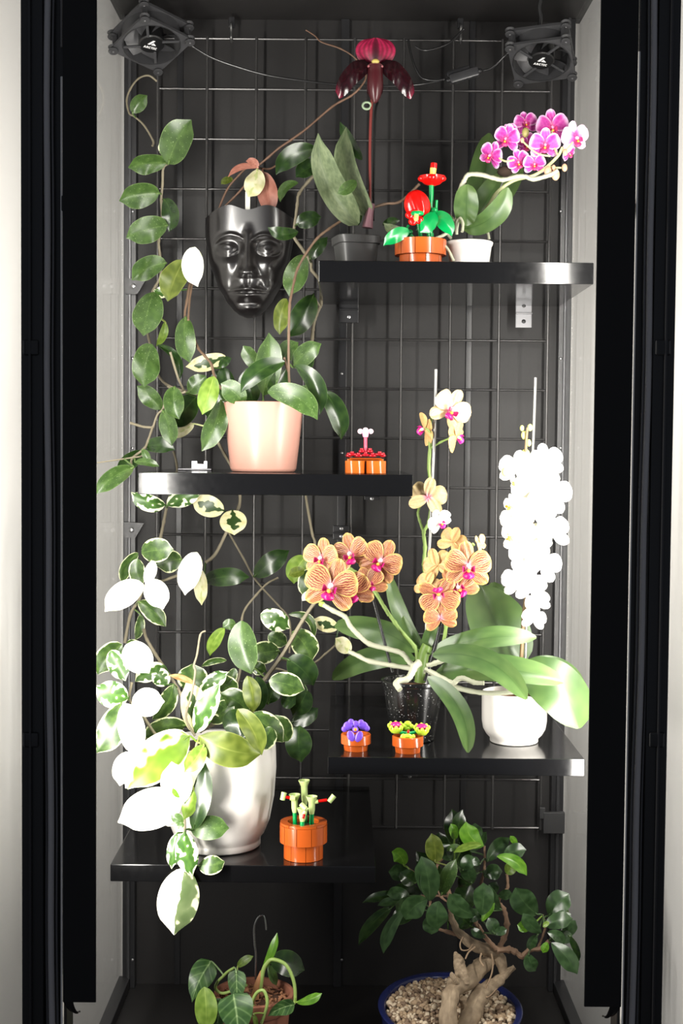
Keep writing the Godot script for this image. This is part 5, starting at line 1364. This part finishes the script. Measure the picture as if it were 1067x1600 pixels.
func toys() -> void:
	var orange := mat("brick_orange", c8(172, 78, 26), 0.22)
	var pale := mat("brick_orange_light", c8(190, 96, 30), 0.2)
	var brown := mat("brick_brown", c8(58, 34, 24), 0.35)
	var green := mat("brick_green", c8(0, 140, 70), 0.22)
	var dark := mat("brick_dark_green", c8(0, 96, 50), 0.25)
	var red := mat("brick_red", c8(200, 14, 10), 0.2)
	var yellow := mat("brick_yellow", c8(246, 214, 110), 0.25)
	var lime := mat("brick_lime", c8(182, 214, 60), 0.25)
	var mint := mat("brick_mint", c8(190, 212, 138), 0.3)
	var pink := mat("brick_magenta", c8(210, 40, 120), 0.25)
	# red poppy-like toy on the topmost shelf
	var z := -0.062
	var k := S(z)
	var y: float = shelf_top["a"]
	var c := Vector3(P(657, 390, z).x, y, z)
	var o := thing("brick_flower_toy", "toy brick plant with two red flowers in an orange pot on the topmost shelf", "toy plant", c, "toy brick plants")
	var lift := (P(657, 400, z).y - y)
	brick_ring(o, c, 24 * k, 33 * k, 0.0003, maxf(lift, 0.003), 8, 0.2, orange)
	brick_ring(o, c, 28 * k, 40 * k, maxf(lift, 0.003) + 0.0002, maxf(lift, 0.003) + 24 * k, 10, 0.05, orange)
	part("soil", MB.new().lathe([Vector2(30 * k, lift + 20 * k), Vector2(0.0001, lift + 20.5 * k)], 24, c, false), brown, o)
	for q in [[658, 380, 653, 340, 3.6], [672, 382, 674, 286, 3.8]]:
		var st := part("stalk", px_tube(q[0], q[1], q[2], q[3], z, z, q[4], q[4]), green, o)
		for t in [0.12, 0.5, 0.95]:
			part("collar", px_tube(lerpf(q[0], q[2], t), lerpf(q[1], q[3], t), lerpf(q[0], q[2], t + 0.06), lerpf(q[1], q[3], t + 0.06), z, z, 5.2, 5.2), green, st)
	part("twig", px_tube(680, 338, 682, 313, z + 0.004, z + 0.004, 3, 2.4), green, o)
	part("joint", MB.new().ball(P(678, 328, z + 0.006), Vector3(6, 4, 4) * k), green, o)
	part("joint", MB.new().ball(P(637, 362, z + 0.01), Vector3(8, 4.5, 4) * k), green, o)
	part("twig", px_tube(634, 362, 638, 352, z + 0.01, z + 0.01, 2.4, 2), green, o)
	part("twig", px_tube(640, 366, 648, 378, z + 0.01, z + 0.006, 4, 4), green, o)
	var none := PackedVector3Array()
	leaves(o, [["toy", 679, 331, 656, 363, 25, z + 0.014, 3, 0.012, 5], ["toy", 679, 334, 706, 369, 25, z + 0.012, 5, 0.012, -8], ["toy", 640, 362, 599, 384, 22, z + 0.014, -5, 0.008, 8]], none)
	var cup := part("blossom", MB.new().lathe([[3, 0], [12, 3], [19, 9], [20.5, 15], [19, 15], [15, 10], [6, 6], [0.1, 6]].map(func(p): return Vector2(p[0], p[1]) * k), 32, P(675, 291, z), false), red, o)
	for i in 5:
		var a := TAU * i / 5 + 0.4
		part("petal", MB.new().ball(P(675, 279, z) + Vector3(15 * cos(a), -1, 15 * sin(a)) * k, Vector3(8, 5, 8) * k), red, cup)
	part("stamen", px_tube(675, 284, 677, 262, z, z, 5, 5), yellow, cup)
	part("stamen_tip", px_tube(677, 263, 678, 255, z, z, 5.4, 5), red, cup)
	var bell := part("blossom", MB.new().grid(40, 14, func(a, b):
		var th = PI * (b - 0.5)
		var r = 20.0 * (1 + 0.07 * sin(a * TAU * 9))
		return P(652, 320, z + 0.012) + Basis(Vector3.BACK, 0.35) * Vector3(r * 0.95 * cos(th) * cos(TAU * a), 23 * sin(th), -r * 0.8 * cos(th) * sin(TAU * a)) * k), red, o)
	part("calyx", MB.new().lathe([[9, -2], [10, 0], [9, 3], [4, 4], [3, 0]].map(func(p): return Vector2(p[0], p[1]) * k), 10, P(652, 334, z + 0.03), true), green, bell)
	part("stamen", px_tube(651, 332, 650, 343, z + 0.032, z + 0.036, 3.4, 3.4), yellow, bell)
	for q in [[640, 336], [645, 346], [655, 344], [649, 340]]:
		part("petal", MB.new().ball(P(q[0], q[1], z + 0.022), Vector3(7, 6, 5) * k), red, bell)

	# low toy with a pink stalk on the second shelf
	z = -0.035
	k = S(z)
	y = shelf_top["b"]
	c = Vector3(P(571, 730, z).x, y, z)
	o = thing("brick_flower_toy", "low orange toy brick pot with dark red leaves and one pink flower, second shelf", "toy plant", c, "toy brick plants")
	for s in [-1, 1]:
		part("brick", MB.new().arc_block(c + Vector3(s * 16.5 * k, 0, 0), 4 * k, 15.5 * k, 0.0004, 20 * k, 0, TAU - 0.001, 24), pale, o)
		part("brick", MB.new().arc_block(c + Vector3(s * 14 * k, 0, -22 * k), 4 * k, 15 * k, 0.0004, 23 * k, 0, TAU - 0.001, 24), pale, o)
	part("brick", MB.new().box(c + Vector3(0, 11.5 * k, -12 * k), Vector3(56, 23, 14) * k), pale, o)
	part("tile", MB.new().box(c + Vector3(0, 23.5 * k, -12 * k), Vector3(50, 2, 30) * k), orange, o)
	var plum := mat("brick_plum", c8(150, 14, 30), 0.2)
	for q in [[550, 710, 9], [560, 712, 7], [582, 712, 7], [593, 710, 9], [571, 711, 6], [565, 705, 5], [578, 705, 5], [545, 712, 5], [598, 712, 5]]:
		var p := P(q[0], q[1], z + 0.002)
		var lf := part("leaf_plate", MB.new().ball(p, Vector3(q[2], 2.6, q[2] * 0.8) * k), plum, o)
		part("stud", MB.new().lathe([[3, 0], [3, 2.6], [0.1, 2.6]].map(func(p2): return Vector2(p2[0], p2[1]) * k), 12, p + Vector3(0, 2 * k, 0)), plum, lf)
	var rose := mat("brick_rose", c8(226, 70, 96), 0.22)
	part("stalk", px_tube(571, 712, 571, 682, z, z, 2.6, 2.6), rose, o)
	var fl := part("blossom", px_tube(571, 683, 571, 673, z, z, 4, 6), mat("brick_pink", c8(244, 150, 190), 0.25), o)
	for q in [[563, 674], [579, 674], [571, 672], [571, 676]]:
		part("petal", MB.new().ball(P(q[0], q[1], z + (0.003 if q[1] == 676 else 0.0)), Vector3(4.5, 4.2, 4) * k, Basis.IDENTITY, 10, 6), mat("brick_white_pink", c8(246, 214, 226), 0.25), fl)
	part("blossom_eye", MB.new().ball(P(571, 670, z), Vector3(3, 1.6, 3) * k, Basis.IDENTITY, 8, 6), yellow, fl)

	# two small round pots on the third shelf
	y = shelf_top["c"]
	for q in [[556, 23.5, 0.044, "violet"], [637, 24.5, 0.050, "lime"]]:
		z = q[2]
		k = S(z)
		c = Vector3(P(q[0], 1160, z).x, y, z)
		var r: float = q[1]
		o = thing("brick_flower_toy", "tiny orange toy pot with a violet flower, left of the speckled pot" if q[3] == "violet" else "tiny orange toy pot with two lime and magenta flowers before the speckled pot", "toy plant", c, "toy brick plants")
		part("pot", MB.new().lathe([[0.1, 0.3], [r - 5, 0.2], [r - 4, 9], [r, 11], [r, 25], [r - 1, 26], [r - 4, 26], [r - 4.5, 20]].map(func(p): return Vector2(p[0], p[1]) * k), 40, c), orange, o)
		part("soil", MB.new().lathe([[r - 4, 20], [0.1, 20.5]].map(func(p): return Vector2(p[0], p[1]) * k), 24, c, false), brown, o)
		if q[3] == "violet":
			var vio := mat("brick_violet", c8(104, 70, 186), 0.28)
			var st := part("blossom", MB.new().ball(P(555, 1140, z + 0.014), Vector3(5, 5, 5) * k), vio, o)
			for t in [[545, 1134, 8, 7], [566, 1134, 8, 7], [549, 1150, 6, 9], [560, 1151, 6, 9], [556, 1131, 6, 5], [540, 1139, 5, 5], [571, 1138, 5, 5], [549, 1128, 5, 5], [563, 1129, 5, 5]]:
				part("petal", MB.new().ball(P(555 + (t[0] - 555) * 1.12, t[1], z + (0.0165 if t[1] > 1145 else 0.010)), Vector3(t[2], t[3], 3) * k, Basis(Vector3.BACK, 0.4 * signf(555.0 - t[0])), 12, 8), vio, st)
			part("blossom_eye", MB.new().ball(P(555, 1140, z + 0.020), Vector3(2.8, 2.8, 1.6) * k, Basis.IDENTITY, 10, 6), mat("brick_amber", c8(230, 130, 50), 0.3), st)
		else:
			part("paving", MB.new().box(P(637, 1160, z + 0.006), Vector3(18, 2, 10) * k), mat("brick_tan", c8(150, 140, 90), 0.3), o)
			for s in [-1, 1]:
				part("twig", px_tube(637, 1146, 637 + s * 18, 1143, z, z + 0.002, 2.6, 2.6), green, o)
				var fx := 618.5 if s < 0 else 659.0
				var fy := 1138.0 if s < 0 else 1141.0
				var b := part("blossom", MB.new().lathe([[0.1, -8], [7, -7], [11, -2], [12, 3], [10.5, 3], [8, -1], [0.1, -2]].map(func(p): return Vector2(p[0], p[1]) * k), 24, P(fx, fy, z), false), lime, o)
				for i in 8:
					var a := TAU * i / 8
					part("tooth", MB.new().ball(P(fx, fy - 2.5 - 2.0 * (1 - sin(a)), z) + Vector3(11 * cos(a), 0, 11 * sin(a)) * k, Vector3(2.6, 3.6, 2.6) * k, Basis.IDENTITY, 8, 6), lime, b)
				part("blossom_eye", MB.new().ball(P(fx, fy - 5, z), Vector3(8.8, 5.5, 8.8) * k), pink, b)
			for t in [[637, 1131, 6, 5], [632, 1135, 4, 4], [643, 1135, 4, 4], [636, 1139, 6, 4], [630, 1153, 5, 7], [642, 1154, 5, 6], [637, 1150, 7, 4], [646, 1151, 3, 4]]:
				part("leaf", MB.new().ball(P(t[0], t[1], z + (0.008 if t[1] > 1145 else -0.004)), Vector3(t[2], t[3], 3) * k, Basis.IDENTITY, 10, 6), lime, o)
			part("seed", MB.new().ball(P(638, 1143, z + 0.006), Vector3(2.2, 3, 2) * k, Basis.IDENTITY, 8, 6), red, o)

	# pitcher plant toy on the lowest shelf
	z = 0.036
	k = S(z)
	y = shelf_top["d"]
	c = Vector3(P(474, 1320, z).x, y, z)
	o = thing("brick_flower_toy", "tall orange toy brick pot with pale green pitcher tubes on the lowest shelf", "toy plant", c, "toy brick plants")
	brick_ring(o, c, 20 * k, 31 * k, 0.0003, 26 * k, 8, 0.15, orange)
	brick_ring(o, c, 25 * k, 37.5 * k, 26.4 * k, 54 * k, 10, 0.05, orange)
	brick_ring(o, c, 25 * k, 37 * k, 54.4 * k, 58 * k, 5, 0.3, orange)
	part("soil", MB.new().lathe([[26 * k, 50 * k], [0.0001, 50.5 * k]].map(func(p): return Vector2(p[0], p[1])), 28, c, false), brown, o)
	for q in [[475, 1219, 477, 1285, -0.012], [460, 1241, 461, 1290, 0.0], [487, 1244, 487, 1292, 0.004], [473, 1263, 472, 1298, 0.014]]:
		var zz: float = z + q[4]
		var foot := P(q[2], q[3], zz)
		var top := P(q[0], q[1], zz)
		var ax := (top - foot)
		var h := ax.length() / k
		var xf := Transform3D(Basis(Quaternion(Vector3.UP, ax.normalized())), foot)
		var m := MB.new()
		m.xf = xf
		m.lathe([[8, -1], [8, 0.6], [3.5, 1], [3.6, h * 0.42]].map(func(p): return Vector2(p[0], p[1]) * k), 20)
		var tube := part("stalk", m, green, o)
		var m2 := MB.new()
		m2.xf = xf
		m2.lathe([[3.6, h * 0.42], [5.0, h * 0.55], [5.2, h - 12], [5.6, h - 9], [9, h - 1], [9.2, h], [8.4, h], [5, h - 8], [4, h - 14], [0.1, h - 16]].map(func(p): return Vector2(p[0], p[1]) * k), 24, Vector3.ZERO, false)
		part("pitcher", m2, mint, tube)
		var disc := MB.new()
		disc.lathe([[9, -1.4], [9, 0], [0.1, 0]].map(func(p): return Vector2(p[0], p[1]) * k), 20, foot)
		part("base_disc", disc, mat("brick_sage", c8(110, 128, 84), 0.3), tube)
	for q in [[455, 1247, 446, 1245, 444, 1238, 441, 1250], [495, 1252, 511, 1250, 522, 1243, 514, 1253]]:
		part("arm", px_tube(q[0], q[1], q[2], q[3], z + 0.004, z + 0.004, 2.4, 2.4), red, o)
		part("hood", px_tube(q[4], q[5], q[6], q[7], z + 0.004, z + 0.005, 4.4, 3.8), mint, o)
		part("clamp", px_tube(q[0] - signf(q[2] - q[0]) * 6, q[1] + 1, q[0] + signf(q[2] - q[0]) * 2, q[1], z + 0.004, z + 0.004, 3.6, 3.6), mint, o)
	part("hood", px_tube(470, 1256, 478, 1264, z + 0.022, z + 0.024, 4, 4), mint, o)
	part("hood", px_tube(477, 1268, 471, 1278, z + 0.022, z + 0.024, 3.6, 3.2), mint, o)
	part("arm", px_tube(475, 1272, 473, 1279, z + 0.025, z + 0.026, 2.6, 2.2), red, o)


# ---------------------------------------------------------------- fans
func make_fan(label: String, c: Vector3, turn: float, tilt: float, spin: float, side: float, lean: float) -> void:
	var o := thing("cooling_fan", label, "fan", c, "cooling fans under the cabinet top")
	o.basis = Basis(Vector3.BACK, spin) * Basis(Vector3.RIGHT, tilt) * Basis(Vector3.UP, turn)
	var plastic := mat("fan_plastic", c8(58, 58, 60), 0.42)
	var rub := mat("fan_rubber", c8(48, 48, 50), 0.6)
	var h := side / 2
	var th := side * 0.34
	var r := h * 0.93
	var square := func(a: float) -> Vector2:
		var e := pow(pow(absf(cos(a)), 9) + pow(absf(sin(a)), 9), -1.0 / 9)
		return Vector2(cos(a), -sin(a)) * e * h
	for s in [-1.0, 1.0]:
		var m := MB.new()
		var y0: float = s * th / 2
		var y1: float = s * (th / 2 - side * 0.05)
		var lo := minf(y0, y1)
		var hi := maxf(y0, y1)
		m.grid(64, 1, func(a, b):
			var q = square.call(a * TAU)
			return Vector3(q.x, lerpf(lo, hi, b), q.y))
		m.grid(64, 1, func(a, b): return Vector3(r * cos(a * TAU), lerpf(lo, hi, b), -r * sin(a * TAU)), true)
		for yy in [lo, hi]:
			m.grid(64, 1, func(a, b):
				var q = (square.call(a * TAU) as Vector2).lerp(Vector2(cos(a * TAU), -sin(a * TAU)) * r, b)
				return Vector3(q.x, yy, q.y), yy == lo)
		piece("flange", m, plastic, o)
	piece("shroud", MB.new().lathe([Vector2(r, -th / 2), Vector2(r + side * 0.02, -th / 2), Vector2(r + side * 0.02, th / 2), Vector2(r, th / 2), Vector2(r, -th / 2)], 48), plastic, o)
	var hub := piece("hub", MB.new().lathe([Vector2(0.0001, -th * 0.46), Vector2(h * 0.38, -th * 0.46), Vector2(h * 0.43, -th * 0.42), Vector2(h * 0.43, th * 0.3), Vector2(0.0001, th * 0.3)], 36), mat("hub_black", c8(18, 18, 19), 0.35), o)
	for i in 7:
		var b := MB.new()
		b.xf = Transform3D(Basis(Vector3.UP, TAU * i / 7), Vector3.ZERO)
		for s in [false, true]:
			b.grid(8, 6, func(a, t):
				var rad = lerpf(h * 0.41, h * 0.9, t)
				var ang = (a - 0.5) * 0.72 + t * 0.25
				return Vector3(rad * cos(ang), (a - 0.5) * th * 0.5 + (0.0005 if s else -0.0005), -rad * sin(ang)), s)
		piece("blade", b, plastic, o)
	for i in 4:
		var ang := PI / 4 + PI / 2 * i
		var dir := Vector3(cos(ang), 0, -sin(ang))
		piece("strut", MB.new().box(dir * h * 0.78 + Vector3(0, -th * 0.43, 0), Vector3(h * 0.85, th * 0.10, side * 0.045), 0.0006, Basis(Vector3.UP, ang + 0.12)), plastic, o)
		for s in [-1.0, 1.0]:
			var at: Vector3 = dir * h * 1.28 + Vector3(0, s * (th / 2 - side * 0.02), 0)
			var pad := piece("rubber_foot", MB.new().lathe([Vector2(0.0001, -side * 0.07), Vector2(side * 0.075, -side * 0.07), Vector2(side * 0.085, -side * 0.05), Vector2(side * 0.06, 0), Vector2(side * 0.085, side * 0.03), Vector2(0.0001, side * 0.04)], 20, at), rub, o)
			piece("foot_pin", MB.new().ball(at + Vector3(0, -side * 0.07, 0), Vector3(0.0012, 0.0006, 0.0012), Basis.IDENTITY, 8, 6), mat("steel_dark", c8(110, 110, 112), 0.4, 0.7), pad)
		piece("corner_post", MB.new().box(dir * h * 1.2, Vector3(side * 0.09, th * 0.9, side * 0.09), 0.001, Basis(Vector3.UP, ang)), plastic, o)
	# the white print on the hub: a split triangle and the maker's word
	var ink := mat("logo_white", c8(236, 236, 236), 0.5)
	var u := h * 0.052
	var face := Transform3D(Basis(Vector3.UP, -turn + lean) * Basis(Vector3.RIGHT, PI / 2), Vector3(0, -th * 0.46 - 0.0003, 0))
	for poly in [[Vector2(-2.6, -0.6), Vector2(-1.2, -0.6), Vector2(1.2, 3.4), Vector2(-0.2, 3.4)], [Vector2(0.9, 1.4), Vector2(2.9, -0.6), Vector2(-0.3, -0.6)]]:
		var m := MB.new()
		m.xf = face
		m.prism(PackedVector2Array(poly.map(func(p): return (p + Vector2(0, 0.5)) * u)), -0.0002, 0.0002)
		piece("logo", m, ink, hub)
	var t := TextMesh.new()
	t.text = "ARCTIC"
	var f: SystemFont = SystemFont.new()
	f.font_names = PackedStringArray(["Droid Sans"])
	f.font_weight = 700
	t.font = f
	t.font_size = 24
	t.pixel_size = h * 0.0054
	t.depth = 0.0003
	piece("lettering", t, ink, hub, face * Transform3D(Basis.IDENTITY, Vector3(0, -2.7 * u, 0)))


func fans_and_cables() -> void:
	make_fan("black cooling fan with white logo in the top left corner of the cabinet", P(236, 58, -0.165), PI / 4, -0.42, 0.12, 0.058, 0.5)
	make_fan("black cooling fan with white logo in the top right corner of the cabinet", P(846, 84, -0.160), PI / 4 + 0.5, -0.42, -0.05, 0.058, 0.12)
	var sheen := mat("cable_black", c8(40, 40, 41), 0.25)
	var z := -0.20
	for r in [["power_cable", "thin black cable hanging in a long curve right of the left fan", "cable", [1.8, 1.8, -0.175, z, 300, 72, 330, 90, 372, 105, 420, 118, 480, 127, 540, 133, 600, 135, 650, 133, 685, 127]], ["looped_cable", "black cable looping down from the top wire to the inline connector", "cable", [1.8, 1.8, z, z + 0.01, 638, 62, 642, 85, 650, 108, 660, 122, 680, 126, 694, 124]], ["short_cable", "black cable bent between the inline connector and the right fan", "cable", [1.9, 1.9, z + 0.01, -0.175, 748, 112, 765, 108, 776, 100, 790, 86, 800, 80]], ["upper_cable", "short black cable arching under the top wire right of the dark red flower", "cable", [1.8, 1.8, z + 0.004, z - 0.004, 648, 72, 662, 79, 680, 76, 700, 68, 714, 56, 724, 46]], ["lead_cable", "bundle of black cable going up from the right fan to the cabinet top", "cable", [3.2, 3.0, -0.15, -0.15, 842, 44, 845, 28, 843, 10, 846, -6]]]:
		var g: Array = r[3]
		var o := thing(r[0], r[1], r[2], P(g[4], g[5], g[2]))
		var pts := stem(o, "lead", sheen, g, 8)
		part("plug", MB.new().ball(pts[pts.size() - 1], Vector3.ONE * 0.0016, Basis.IDENTITY, 8, 6), sheen, o)
	var a := P(702, 125, -0.186)
	var b := P(748, 111, -0.186)
	var o := thing("inline_connector", "black inline cable connector with a rounded housing left of the right fan", "connector", (a + b) / 2)
	var bas := Basis(Vector3.BACK, atan2(b.y - a.y, b.x - a.x))
	part("housing", MB.new().box((a + b) / 2, Vector3(a.distance_to(b), 0.0095, 0.008), 0.0022, bas), mat("connector_black", c8(52, 52, 54), 0.35), o)
	part("cap", MB.new().box((a + b) / 2 + bas * Vector3(-0.004, 0.0056, -0.002), Vector3(a.distance_to(b) * 0.8, 0.006, 0.006), 0.0016, bas), M["frame_black"], o)
	for p in [a, b]:
		part("strain_relief", MB.new().ball(p, Vector3(0.004, 0.0026, 0.0026), bas, 10, 6), M["frame_black"], o)
